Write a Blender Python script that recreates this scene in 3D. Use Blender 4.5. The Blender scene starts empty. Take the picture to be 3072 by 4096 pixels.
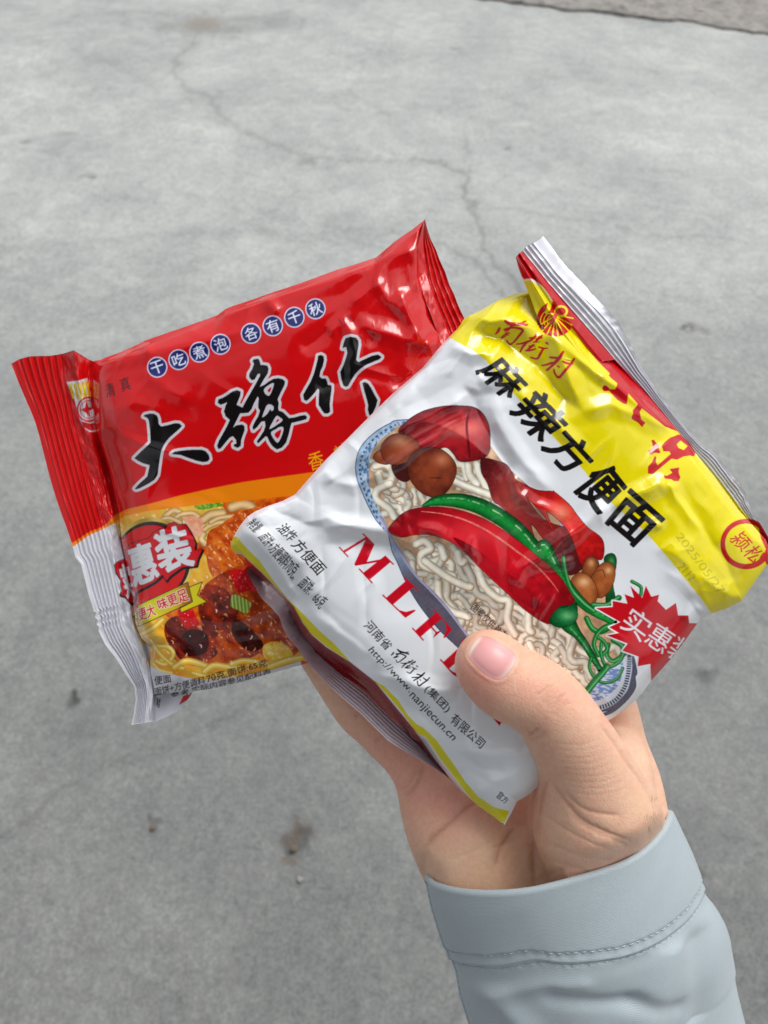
import bpy, math, random
import numpy as np
from mathutils import Vector, Matrix
from mathutils.bvhtree import BVHTree
from mathutils.geometry import delaunay_2d_cdt

rng = np.random.RandomState(7)
random.seed(7)
SC = bpy.context.scene
COL = SC.collection

# ------------------------------------------------------------------ camera
PITCH = math.radians(50.0)          # looking down
CAM = np.array([0.0, 0.0, 1.45])
FPX = 2889.0                        # focal length in pixels of the 3072 x 4096 photo
FWD = np.array([0.0, math.cos(PITCH), -math.sin(PITCH)])
RIGHT = np.array([1.0, 0.0, 0.0])
UP = np.array([0.0, math.sin(PITCH), math.cos(PITCH)])
cd = bpy.data.cameras.new('camera')
cam = bpy.data.objects.new('camera', cd)
COL.objects.link(cam)
cam.location = CAM.tolist()
cam.rotation_euler = (math.radians(90) - PITCH, 0, 0)
cd.sensor_fit = 'VERTICAL'
cd.sensor_height = 36.0
cd.lens = 18.0 * FPX / 2048.0
cd.clip_start = 0.01
cd.clip_end = 500
cd.dof.use_dof = True
cd.dof.focus_distance = 0.234
cd.dof.aperture_fstop = 18.0
SC.camera = cam

# ------------------------------------------------------------------ sky, sun, exposure
SUN_EL, SUN_AZ = math.radians(62), math.radians(50)
w = bpy.data.worlds.new('World'); SC.world = w; w.use_nodes = True
nt = w.node_tree; nt.nodes.clear()
def N(nt, t, **kw):
    n = nt.nodes.new(t)
    for k, v in kw.items(): setattr(n, k, v)
    return n
out = N(nt, 'ShaderNodeOutputWorld'); bg = N(nt, 'ShaderNodeBackground'); sky = N(nt, 'ShaderNodeTexSky')
sky.sky_type = 'NISHITA'; sky.sun_disc = False
sky.sun_elevation = SUN_EL; sky.sun_rotation = SUN_AZ
sky.air_density = 1.0; sky.dust_density = 4.0; sky.ozone_density = 1.0
hs = N(nt, 'ShaderNodeHueSaturation'); hs.inputs['Saturation'].default_value = 0.17
tc = N(nt, 'ShaderNodeTexCoord')
cl = N(nt, 'ShaderNodeTexNoise'); cl.inputs['Scale'].default_value = 1.9; cl.inputs['Detail'].default_value = 7; cl.inputs['Distortion'].default_value = 0.7
mr = N(nt, 'ShaderNodeMapRange'); mr.inputs['From Min'].default_value = 0.40; mr.inputs['From Max'].default_value = 0.60
mr.inputs['To Min'].default_value = 0.75; mr.inputs['To Max'].default_value = 1.35; mr.interpolation_type = 'SMOOTHSTEP'
# added dark zone of sky behind the viewer, shaping film reflections; ragged edges
dt = N(nt, 'ShaderNodeVectorMath', operation='DOT_PRODUCT'); dt.inputs[1].default_value = (0.05, -0.66, 0.75)
n2 = N(nt, 'ShaderNodeTexNoise'); n2.inputs['Scale'].default_value = 3.2; n2.inputs['Detail'].default_value = 5
ma = N(nt, 'ShaderNodeMath', operation='MULTIPLY_ADD'); ma.inputs[1].default_value = 0.34
bk = N(nt, 'ShaderNodeMapRange'); bk.interpolation_type = 'SMOOTHSTEP'
bk.inputs['From Min'].default_value = 1.045; bk.inputs['From Max'].default_value = 1.07
bk.inputs['To Min'].default_value = 1.25; bk.inputs['To Max'].default_value = 0.16
mb = N(nt, 'ShaderNodeMath', operation='MULTIPLY')
mx = N(nt, 'ShaderNodeMixRGB', blend_type='MULTIPLY'); mx.inputs['Fac'].default_value = 1.0
for q in (cl, n2): nt.links.new(tc.outputs['Generated'], q.inputs['Vector'])
nt.links.new(tc.outputs['Generated'], dt.inputs[0]); nt.links.new(cl.outputs['Fac'], mr.inputs['Value'])
nt.links.new(n2.outputs['Fac'], ma.inputs[0]); nt.links.new(dt.outputs['Value'], ma.inputs[2]); nt.links.new(ma.outputs[0], bk.inputs['Value'])
nt.links.new(mr.outputs['Result'], mb.inputs[0]); nt.links.new(bk.outputs['Result'], mb.inputs[1])
nt.links.new(sky.outputs['Color'], hs.inputs['Color']); nt.links.new(hs.outputs['Color'], mx.inputs['Color1'])
nt.links.new(mb.outputs[0], mx.inputs['Color2']); nt.links.new(mx.outputs['Color'], bg.inputs['Color'])
bg.inputs['Strength'].default_value = 0.094
nt.links.new(bg.outputs['Background'], out.inputs['Surface'])
sd = bpy.data.lights.new('sun', 'SUN'); sd.energy = 1.25; sd.angle = math.radians(28); sd.color = (1.0, 0.985, 0.965)
sun = bpy.data.objects.new('sun', sd); COL.objects.link(sun)
# direction towards the sun: rotation measured like the sky texture (0 = +Y, clockwise seen from above)
sdir = Vector((math.sin(SUN_AZ) * math.cos(SUN_EL), math.cos(SUN_AZ) * math.cos(SUN_EL), math.sin(SUN_EL)))
sun.rotation_euler = sdir.to_track_quat('Z', 'Y').to_euler()
sun.location = (0, 0, 5)
SC.view_settings.view_transform = 'Standard'; SC.view_settings.look = 'None'
SC.view_settings.exposure = 0.35; SC.view_settings.gamma = 1.0
SC.view_settings.use_curve_mapping = False

# ------------------------------------------------------------------ geometry helpers
def W(sx, sy, d):
    """photo pixel + distance along the optical axis -> world point(s)"""
    sx = np.asarray(sx, float); sy = np.asarray(sy, float); d = np.asarray(d, float)
    x = (sx - 1536.0) / FPX * d; y = -(sy - 2048.0) / FPX * d
    return CAM + x[..., None] * RIGHT + y[..., None] * UP + d[..., None] * FWD
def C2W(p):
    return CAM + p[..., 0:1] * RIGHT + p[..., 1:2] * UP + p[..., 2:3] * FWD
def W2P(p):
    q = np.asarray(p) - CAM
    x, y, z = q @ RIGHT, q @ UP, q @ FWD
    return 1536 + x / z * FPX, 2048 - y / z * FPX, z
def frame(x0, y0, s):
    return lambda pts: [(x0 + p[0] * s, y0 + p[1] * s) + tuple(p[2:]) for p in pts]
z1 = frame(0, 1300, .6028); z2 = frame(900, 800, .6028); z3 = frame(300, 1800, .6028); z4 = frame(1800, 900, .7667)
z5 = frame(1300, 1500, .6028); z6 = frame(2100, 1800, .5859); z7 = frame(900, 2000, .7233); z8 = frame(1500, 2400, .9476)
a1 = frame(500, 1600, .2411); a2 = frame(840, 1400, .2411); a3 = frame(1180, 1300, .2411); a4 = frame(1920, 1220, .3014)
a5 = frame(2340, 1400, .3014); a6 = frame(900, 2040, .3014); a7 = frame(1400, 2400, .3617); a8 = frame(440, 2050, .2411)
zT = frame(0, 0, 1.8517); zL = frame(0, 2600, 1.085)

def crom(pts, n=8, closed=False):
    """Catmull-Rom through points of any dimension"""
    P = np.array(pts, float); m = len(P)
    if m < 3 and not closed:
        t = np.linspace(0, 1, n + 1)[:, None]; return P[0] * (1 - t) + P[-1] * t
    out = []
    rngi = range(m) if closed else range(m - 1)
    for i in rngi:
        if closed: p0, p1, p2, p3 = P[(i - 1) % m], P[i], P[(i + 1) % m], P[(i + 2) % m]
        else: p0, p1, p2, p3 = P[max(i - 1, 0)], P[i], P[i + 1], P[min(i + 2, m - 1)]
        t = np.linspace(0, 1, n, endpoint=False)[:, None]
        out.append(0.5 * (2 * p1 + (p2 - p0) * t + (2 * p0 - 5 * p1 + 4 * p2 - p3) * t ** 2 + (3 * p1 - p0 - 3 * p2 + p3) * t ** 3))
    out = np.concatenate(out)
    if not closed: out = np.vstack([out, P[-1]])
    return out
def resample(P, n):
    P = np.asarray(P, float); s = np.r_[0, np.cumsum(np.hypot(*(np.diff(P[:, :2], axis=0).T)))]
    t = np.linspace(0, s[-1], n)
    return np.stack([np.interp(t, s, P[:, k]) for k in range(P.shape[1])], 1)
def smoothstep(a, b, x):
    t = np.clip((x - a) / (b - a), 0, 1); return t * t * (3 - 2 * t)

def vnoise(x, y, seed=0, octaves=4, lac=2.0, gain=0.5):
    """smooth value noise for arrays of coordinates"""
    r = np.random.RandomState(seed); tot = 0; amp = 1; norm = 0
    G = 128
    for o in range(octaves):
        g = r.rand(G, G)
        ox, oy = r.rand(2) * 50
        xx, yy = x + ox, y + oy
        ix = np.floor(xx).astype(int); iy = np.floor(yy).astype(int)
        fx = xx - ix; fy = yy - iy; fx = fx * fx * (3 - 2 * fx); fy = fy * fy * (3 - 2 * fy)
        a = g[ix % G, iy % G]; b = g[(ix + 1) % G, iy % G]; c = g[ix % G, (iy + 1) % G]; d = g[(ix + 1) % G, (iy + 1) % G]
        tot = tot + amp * ((a * (1 - fx) + b * fx) * (1 - fy) + (c * (1 - fx) + d * fx) * fy)
        norm += amp; amp *= gain; x = x * lac; y = y * lac
    return tot / norm

def srgb2lin(c):
    c = np.clip(c, 0, 1); return np.where(c <= 0.04045, c / 12.92, ((c + 0.055) / 1.055) ** 2.4)

# ------------------------------------------------------------------ a painter for printed artwork
class Canvas:
    def __init__(s, x0, y0, x1, y1, col):
        s.x0, s.y0, s.w, s.h = x0, y0, x1 - x0, y1 - y0
        s.a = np.empty((s.h, s.w, 3), np.float32); s.a[:] = np.array(col) / 255.
    def box(s, P, pad=2):
        P = np.asarray(P)
        xa = max(int(P[:, 0].min() - pad) - s.x0, 0); xb = min(int(P[:, 0].max() + pad) + 1 - s.x0, s.w)
        ya = max(int(P[:, 1].min() - pad) - s.y0, 0); yb = min(int(P[:, 1].max() + pad) + 1 - s.y0, s.h)
        return xa, xb, ya, yb
    def edges_mask(s, E, bx):
        xa, xb, ya, yb = bx; H, Wd = yb - ya, xb - xa
        if H <= 0 or Wd <= 0: return np.zeros((max(H, 0), max(Wd, 0)), bool)
        D = np.zeros((H, Wd + 1), np.int32)
        for (ax, ay, bx_, by) in E:
            ax -= s.x0 + xa; bx_ -= s.x0 + xa; ay -= s.y0 + ya; by -= s.y0 + ya
            if ay > by: ax, ay, bx_, by = bx_, by, ax, ay
            r0 = max(math.ceil(ay - .5), 0); r1 = min(math.ceil(by - .5), H)
            if r1 <= r0: continue
            rows = np.arange(r0, r1)
            xs = ax + (rows + .5 - ay) * (bx_ - ax) / (by - ay)
            c = np.clip(np.ceil(xs - .5), 0, Wd).astype(int)
            np.add.at(D, (rows, c), 1)
        return (np.cumsum(D[:, :Wd], 1) & 1).astype(bool)
    def pmask(s, P, pad=2):
        P = np.asarray(P, float)[:, :2]; bx = s.box(P, pad)
        E = [(P[i][0], P[i][1], P[(i + 1) % len(P)][0], P[(i + 1) % len(P)][1]) for i in range(len(P))]
        return s.edges_mask(E, bx), bx
    def put(s, m, bx, col):
        xa, xb, ya, yb = bx
        v = s.a[ya:yb, xa:xb]
        if callable(col):
            yy, xx = np.nonzero(m)
            if len(yy) == 0: return
            c = col((xx + xa + s.x0).astype(float), (yy + ya + s.y0).astype(float)); v[yy, xx] = c / 255.
        else: v[m] = np.array(col) / 255.
    def poly(s, P, col, smooth=0):
        if smooth: P = crom([p[:2] for p in P], smooth, True)
        m, bx = s.pmask(P); s.put(m, bx, col)
    def tubemask(s, P, R):
        """distance field to a polyline with varying radius: returns normalised |d|/r, signed side, t"""
        P = np.asarray(P, float)[:, :2]; R = np.asarray(R, float)
        bx = s.box(P, R.max() + 2); xa, xb, ya, yb = bx
        if xb <= xa or yb <= ya: return None
        best = np.full((yb - ya, xb - xa), 9.0, np.float32); side = np.zeros_like(best); tt = np.zeros_like(best)
        n = len(P) - 1
        for i in range(n):
            p, q = P[i], P[i + 1]; r = max(R[i], R[i + 1]) + 1.5
            cx0 = max(int(min(p[0], q[0]) - r) - s.x0, xa); cx1 = min(int(max(p[0], q[0]) + r) + 2 - s.x0, xb)
            cy0 = max(int(min(p[1], q[1]) - r) - s.y0, ya); cy1 = min(int(max(p[1], q[1]) + r) + 2 - s.y0, yb)
            if cx1 <= cx0 or cy1 <= cy0: continue
            X = np.arange(cx0, cx1)[None, :] + s.x0 + .5; Y = np.arange(cy0, cy1)[:, None] + s.y0 + .5
            dx, dy = q - p; L2 = dx * dx + dy * dy + 1e-9
            t = np.clip(((X - p[0]) * dx + (Y - p[1]) * dy) / L2, 0, 1)
            ex = X - p[0] - t * dx; ey = Y - p[1] - t * dy
            rr = R[i] + (R[i + 1] - R[i]) * t
            d = np.sqrt(ex * ex + ey * ey) / np.maximum(rr, .01)
            sl = (slice(cy0 - ya, cy1 - ya), slice(cx0 - xa, cx1 - xa))
            b = best[sl]; k = d < b
            b[k] = d[k]; sg = np.sign(dx * ey - dy * ex) * d
            side[sl][k] = sg[k]; tt[sl][k] = ((i + t) / n)[k]
        return best, side, tt, bx
    def tube(s, P, R, fn, clip=None):
        """fn: colour or f(side, t, x, y) -> rgb"""
        if np.isscalar(R): R = [R] * len(P)
        r = s.tubemask(P, R)
        if r is None: return
        best, side, tt, bx = r; m = best <= 1
        if clip is not None: m = m & clip[bx[2]:bx[3], bx[0]:bx[1]]
        if callable(fn):
            yy, xx = np.nonzero(m)
            if len(yy) == 0: return
            c = fn(side[yy, xx], tt[yy, xx], (xx + bx[0] + s.x0).astype(float), (yy + bx[2] + s.y0).astype(float))
            s.a[bx[2]:bx[3], bx[0]:bx[1]][yy, xx] = np.clip(c, 0, 255) / 255.
        else: s.put(m, bx, fn)
    def outline(s, P, r, col, smooth=0):
        if smooth: P = crom([p[:2] for p in P], smooth, True)
        P = np.asarray(P, float)[:, :2]; P = np.vstack([P, P[:1]]); s.tube(P, r, col)
    def full(s, P):
        m, bx = s.pmask(P); M = np.zeros((s.h, s.w), bool); M[bx[2]:bx[3], bx[0]:bx[1]] = m; return M
    def sample(s, X, Y, soft=1):
        a = s.a
        for _ in range(soft):      # light smoothing = anti-aliasing
            a = (np.roll(a, 1, 0) + 2 * a + np.roll(a, -1, 0)) / 4; a = (np.roll(a, 1, 1) + 2 * a + np.roll(a, -1, 1)) / 4
        x = np.clip(X - s.x0 - .5, 0, s.w - 1.001); y = np.clip(Y - s.y0 - .5, 0, s.h - 1.001)
        ix = x.astype(int); iy = y.astype(int); fx = (x - ix)[..., None]; fy = (y - iy)[..., None]
        return (a[iy, ix] * (1 - fx) + a[iy, ix + 1] * fx) * (1 - fy) + (a[iy + 1, ix] * (1 - fx) + a[iy + 1, ix + 1] * fx) * fy

_fc = bpy.data.curves.new('glyph', 'FONT'); _fo = bpy.data.objects.new('glyph', _fc); COL.objects.link(_fo)
_gc = {}
def glyph(body, bold=0.0):
    k = (body, bold)
    if k not in _gc:
        _fc.body = body; _fc.offset = bold; _fc.resolution_u = 4
        bpy.context.view_layer.update()
        me = bpy.data.meshes.new_from_object(_fo)
        v = np.array([x.co[:2] for x in me.vertices]); t = [tuple(p.vertices) for p in me.polygons]
        bpy.data.meshes.remove(me); _gc[k] = (v, t)
    return _gc[k]
def text(cv, body, TL, TR, BR, BL, col, bold=0.0, grow=0):
    """fit the ink box of a string to a quadrilateral"""
    v, tris = glyph(body, 0.0)
    lo, hi = v.min(0), v.max(0); u = (v - lo) / (hi - lo)
    TL, TR, BR, BL = [np.array(q[:2], float) for q in (TL, TR, BR, BL)]
    P = (BL[None] * (1 - u[:, :1]) + BR[None] * u[:, :1]) * (1 - u[:, 1:]) + (TL[None] * (1 - u[:, :1]) + TR[None] * u[:, :1]) * u[:, 1:]
    if bold > 0: grow = grow + bold * .55 * (np.linalg.norm(TL - BL) + np.linalg.norm(TR - BR)) / 2
    bx = cv.box(P, 2 + grow)
    from collections import Counter
    cnt = Counter()
    for t in tris:
        for i in range(len(t)):
            a, b = t[i], t[(i + 1) % len(t)]; cnt[(min(a, b), max(a, b))] += 1
    E = [(P[a][0], P[a][1], P[b][0], P[b][1]) for (a, b), c in cnt.items() if c & 1]
    if grow:
        for e in E: cv.tube(np.array([[e[0], e[1]], [e[2], e[3]]]), grow, col)
    cv.put(cv.edges_mask(E, bx), bx, col)
def textq(cv, body, quad, col, **k): text(cv, body, *quad, col, **k)
def strokes(cv, L, f, col, scale=1.0):
    for pts, r in L:
        P = crom(f(pts), 6) if len(pts) > 2 else np.array(f(pts), float)
        n = len(P); t = np.linspace(0, 1, n)
        R = r * scale * (0.75 + 0.35 * np.sin(np.pi * np.clip(t * 1.3, 0, 1)))
        R[-1] *= .55
        cv.tube(P, R, col)

# ------------------------------------------------------------------ mesh helpers
def gridfaces(nv, nu, off=0, flip=False):
    i = np.arange(nv - 1)[:, None] * nu + np.arange(nu - 1)[None, :]
    i = i.ravel() + off
    q = np.stack([i, i + 1, i + 1 + nu, i + nu], 1)
    return q[:, ::-1] if flip else q
def mesh(name, V, F, mat, parent=None, col=None, smooth=True, attrs=None):
    me = bpy.data.meshes.new(name)
    V = np.asarray(V, np.float32).reshape(-1, 3); F = np.asarray(F, np.int32)
    me.vertices.add(len(V)); me.vertices.foreach_set('co', V.ravel())
    k = F.shape[1]
    me.loops.add(F.size); me.loops.foreach_set('vertex_index', F.ravel())
    me.polygons.add(len(F)); me.polygons.foreach_set('loop_start', np.arange(0, F.size, k, dtype=np.int32))
    try: me.polygons.foreach_set('loop_total', np.full(len(F), k, np.int32))
    except Exception: pass
    me.update(calc_edges=True); me.validate(clean_customdata=False)
    me.polygons.foreach_set('use_smooth', np.full(len(me.polygons), smooth))
    if col is not None:
        a = me.color_attributes.new('print', 'FLOAT_COLOR', 'POINT')
        c = np.ones((len(V), 4), np.float32); c[:, :3] = np.asarray(col).reshape(-1, 3); a.data.foreach_set('color', c.ravel())
    for n, v in (attrs or {}).items():
        a = me.attributes.new(n, 'FLOAT', 'POINT'); a.data.foreach_set('value', np.asarray(v, np.float32).ravel())
    if mat: me.materials.append(mat)
    o = bpy.data.objects.new(name, me); COL.objects.link(o)
    if parent: o.parent = parent
    return o
def empty(name, label, cat, loc, group=None):
    o = bpy.data.objects.new(name, None); COL.objects.link(o); o.location = loc
    o['label'] = label; o['category'] = cat
    if group: o['group'] = group
    return o
def setparent(o, p):
    o.parent = p; o.matrix_parent_inverse = Matrix.Translation(-Vector(p.location))
def coons(top, right, bottom, left, nu, nv):
    """top: left->right, bottom: left->right, left: top->bottom, right: top->bottom"""
    T, B, L, R = resample(top, nu), resample(bottom, nu), resample(left, nv), resample(right, nv)
    u = np.linspace(0, 1, nu)[None, :, None]; v = np.linspace(0, 1, nv)[:, None, None]
    T, B, L, R = T[None], B[None], L[:, None], R[:, None]
    c = (1 - v) * T + v * B + (1 - u) * L + u * R
    c -= (1 - u) * (1 - v) * T[:, :1] + u * (1 - v) * T[:, -1:] + (1 - u) * v * B[:, :1] + u * v * B[:, -1:]
    return c, np.broadcast_to(u[..., 0], c.shape[:2]), np.broadcast_to(v[..., 0], c.shape[:2])
def crease(X, Y, pts, amp, wd, pw=1.4, taper=True):
    """height of a fold along a polyline (photo px), sharp in the middle"""
    P = np.asarray(pts, float)[:, :2]; n = len(P) - 1
    x0, x1, y0, y1 = P[:, 0].min() - wd, P[:, 0].max() + wd, P[:, 1].min() - wd, P[:, 1].max() + wd
    m = (X > x0) & (X < x1) & (Y > y0) & (Y < y1)
    H = np.zeros_like(X)
    x, y = X[m], Y[m]; best = np.full(x.shape, 1e9); tb = np.zeros_like(x)
    for i in range(n):
        p, q = P[i], P[i + 1]; d = q - p; L2 = (d ** 2).sum() + 1e-9
        t = np.clip(((x - p[0]) * d[0] + (y - p[1]) * d[1]) / L2, 0, 1)
        e = np.hypot(x - p[0] - t * d[0], y - p[1] - t * d[1]); k = e < best
        best[k] = e[k]; tb[k] = ((i + t) / n)[k]
    f = np.clip(1 - best / wd, 0, 1) ** pw
    if taper: f = f * np.clip(np.minimum(tb, 1 - tb) * 5 + .25, 0, 1)
    H[m] = amp * f; return H
def facets(X, Y, n, seed, amp):
    """piecewise flat crumple: random heights on a triangulation"""
    r = np.random.RandomState(seed)
    x0, x1, y0, y1 = X.min() - 200, X.max() + 200, Y.min() - 200, Y.max() + 200
    pts = np.stack([r.uniform(x0, x1, n), r.uniform(y0, y1, n)], 1)
    pts = np.vstack([pts, [[x0, y0], [x1, y0], [x1, y1], [x0, y1]]])
    h = r.uniform(-1, 1, len(pts)) * amp
    res = delaunay_2d_cdt([Vector(p) for p in pts], [], [], 0, 1e-6)
    vs = np.array([v[:] for v in res[0]]); H = np.zeros_like(X)
    idx = [res[3][i][0] if res[3][i] else 0 for i in range(len(vs))]
    for t in res[2]:
        a, b, c = vs[t[0]], vs[t[1]], vs[t[2]]; ha, hb, hc = (h[idx[t[k]]] for k in range(3))
        m = (X >= min(a[0], b[0], c[0])) & (X <= max(a[0], b[0], c[0])) & (Y >= min(a[1], b[1], c[1])) & (Y <= max(a[1], b[1], c[1]))
        if not m.any(): continue
        x, y = X[m], Y[m]; D = (b[1] - c[1]) * (a[0] - c[0]) + (c[0] - b[0]) * (a[1] - c[1])
        if abs(D) < 1e-9: continue
        l0 = ((b[1] - c[1]) * (x - c[0]) + (c[0] - b[0]) * (y - c[1])) / D
        l1 = ((c[1] - a[1]) * (x - c[0]) + (a[0] - c[0]) * (y - c[1])) / D; l2 = 1 - l0 - l1
        ins = (l0 >= -1e-6) & (l1 >= -1e-6) & (l2 >= -1e-6)
        v = H[m]; v[ins] = (l0 * ha + l1 * hb + l2 * hc)[ins]; H[m] = v
    return H
def blur(A, r):
    for ax in (0, 1):
        for _ in range(2):
            B = np.pad(A, [(r, r) if k == ax else (0, 0) for k in (0, 1)], mode='edge')
            c = np.cumsum(B, ax); c = np.insert(c, 0, 0, ax)
            n = A.shape[ax]; k = 2 * r + 1
            A = (np.take(c, np.arange(k, k + n), ax) - np.take(c, np.arange(0, n), ax)) / k
    return A

# ------------------------------------------------------------------ materials
def newmat(name):
    m = bpy.data.materials.new(name); m.use_nodes = True; nt = m.node_tree; b = nt.nodes['Principled BSDF']; return m, nt, b
def ridged(X, Y, sc, seed, ang, stretch=2.2, sharp=7.0):
    u = (X * math.cos(ang) + Y * math.sin(ang)) / sc / stretch; v = (-X * math.sin(ang) + Y * math.cos(ang)) / sc
    n = vnoise(u, v, seed, 2, gain=.35); gate = smoothstep(.52, .68, vnoise(X / sc / 3, Y / sc / 3, seed + 50, 2))
    return np.clip(1 - np.abs(n - .5) * sharp, 0, 1) ** 1.3 * gate
def film_mat(name, rough=0.16, coat=0.6, bump=0.02, metal=0.0, base=None):
    m, nt, b = newmat(name)
    if base is None:
        at = N(nt, 'ShaderNodeAttribute'); at.attribute_name = 'print'; nt.links.new(at.outputs['Color'], b.inputs['Base Color'])
    else: b.inputs['Base Color'].default_value = (*base, 1)
    b.inputs['Roughness'].default_value = rough; b.inputs['Coat Weight'].default_value = coat
    b.inputs['Coat Roughness'].default_value = 0.03; b.inputs['Metallic'].default_value = metal
    b.inputs['IOR'].default_value = 1.5
    tc = N(nt, 'ShaderNodeTexCoord'); no = N(nt, 'ShaderNodeTexNoise'); no.inputs['Scale'].default_value = 220; no.inputs['Detail'].default_value = 3
    bp = N(nt, 'ShaderNodeBump'); bp.inputs['Strength'].default_value = bump; bp.inputs['Distance'].default_value = 0.002
    nt.links.new(tc.outputs['Object'], no.inputs['Vector']); nt.links.new(no.outputs['Fac'], bp.inputs['Height'])
    nt.links.new(bp.outputs['Normal'], b.inputs['Normal'])
    return m

# ================================================================== GROUND
def ray_ground(sx, sy, z=0.0):
    sx = np.asarray(sx, float); sy = np.asarray(sy, float)
    d = (sx - 1536)[..., None] / FPX * RIGHT - (sy - 2048)[..., None] / FPX * UP + FWD
    t = (z - CAM[2]) / d[..., 2]
    return CAM + d * t[..., None]
def concrete_mat():
    m, nt, b = newmat('concrete')
    tc = N(nt, 'ShaderNodeTexCoord'); co = tc.outputs['Object']
    def noise(scale, detail, rough=0.6, dist=0.0):
        n = N(nt, 'ShaderNodeTexNoise'); n.inputs['Scale'].default_value = scale; n.inputs['Detail'].default_value = detail
        n.inputs['Roughness'].default_value = rough; n.inputs['Distortion'].default_value = dist; nt.links.new(co, n.inputs['Vector']); return n.outputs['Fac']
    def ramp(src, stops):
        r = N(nt, 'ShaderNodeValToRGB'); nt.links.new(src, r.inputs['Fac']); e = r.color_ramp.elements
        for i, (p, c) in enumerate(stops):
            if i < 2: e[i].position = p; e[i].color = (*c, 1)
            else: q = e.new(p); q.color = (*c, 1)
        return r.outputs['Color']
    def mixc(a, c, f, bt='MULTIPLY'):
        x = N(nt, 'ShaderNodeMixRGB', blend_type=bt); nt.links.new(a, x.inputs['Color1'])
        if isinstance(c, tuple): x.inputs['Color2'].default_value = (*c, 1)
        else: nt.links.new(c, x.inputs['Color2'])
        if isinstance(f, (int, float)): x.inputs['Fac'].default_value = f
        else: nt.links.new(f, x.inputs['Fac'])
        return x.outputs['Color']
    base = ramp(noise(0.9, 5, .55, .6), [(0.30, (.300, .308, .300)), (0.70, (.425, .430, .412))])
    c = mixc(base, ramp(noise(3.2, 8, .68, .35), [(.34, (.86, .865, .88)), (.64, (1.08, 1.075, 1.06))]), 1.0)
    c = mixc(c, ramp(noise(55, 7, .8, .2), [(.36, (.80, .815, .84)), (.62, (1.13, 1.125, 1.115))]), 1.0)
    c = mixc(c, ramp(noise(170, 4, .75), [(.36, (.76, .765, .77)), (.64, (1.2, 1.2, 1.19))]), 1.0)
    c = mixc(c, ramp(noise(15, 5, .6, .8), [(.38, (.91, .915, .925)), (.60, (1.04, 1.055, 1.05))]), 1.0)
    # dark grit specks and pale sand grains
    vo = N(nt, 'ShaderNodeTexVoronoi'); vo.inputs['Scale'].default_value = 34; nt.links.new(co, vo.inputs['Vector'])
    sp = N(nt, 'ShaderNodeMapRange'); sp.inputs['From Min'].default_value = .05; sp.inputs['From Max'].default_value = .16
    sp.inputs['To Min'].default_value = 1; sp.inputs['To Max'].default_value = 0; nt.links.new(vo.outputs['Distance'], sp.inputs['Value'])
    gate = ramp(noise(6, 3), [(.56, (0, 0, 0)), (.64, (1, 1, 1))])
    mg = N(nt, 'ShaderNodeMath', operation='MULTIPLY'); nt.links.new(sp.outputs['Result'], mg.inputs[0]); nt.links.new(gate, mg.inputs[1])
    mg2 = N(nt, 'ShaderNodeMath', operation='MULTIPLY'); nt.links.new(mg.outputs[0], mg2.inputs[0]); mg2.inputs[1].default_value = .45
    c = mixc(c, (.10, .095, .09), mg2.outputs[0], 'MIX')
    at = N(nt, 'ShaderNodeAttribute'); at.attribute_name = 'crack'
    c = mixc(c, (.075, .074, .072), at.outputs['Fac'], 'MIX')
    at2 = N(nt, 'ShaderNodeAttribute'); at2.attribute_name = 'pale'
    c = mixc(c, (.46, .45, .42), at2.outputs['Fac'], 'MIX')
    at3 = N(nt, 'ShaderNodeAttribute'); at3.attribute_name = 'rust'
    c = mixc(c, (.20, .13, .075), at3.outputs['Fac'], 'MIX')
    sx_ = N(nt, 'ShaderNodeSeparateXYZ'); nt.links.new(co, sx_.inputs[0])      # shade near the viewer painted into the colour, paler far away
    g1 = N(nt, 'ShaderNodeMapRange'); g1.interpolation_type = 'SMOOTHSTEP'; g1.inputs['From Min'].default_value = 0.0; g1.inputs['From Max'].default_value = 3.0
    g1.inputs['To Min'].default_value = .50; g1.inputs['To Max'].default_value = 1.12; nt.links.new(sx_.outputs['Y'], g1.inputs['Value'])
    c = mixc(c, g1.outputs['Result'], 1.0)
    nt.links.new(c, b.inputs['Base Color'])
    b.inputs['Roughness'].default_value = 0.72; b.inputs['Specular IOR Level'].default_value = 0.5
    bp = N(nt, 'ShaderNodeBump'); bp.inputs['Strength'].default_value = .5; bp.inputs['Distance'].default_value = .004
    nt.links.new(noise(60, 8, .7), bp.inputs['Height']); nt.links.new(bp.outputs['Normal'], b.inputs['Normal'])
    return m
CONC = concrete_mat()
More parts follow.
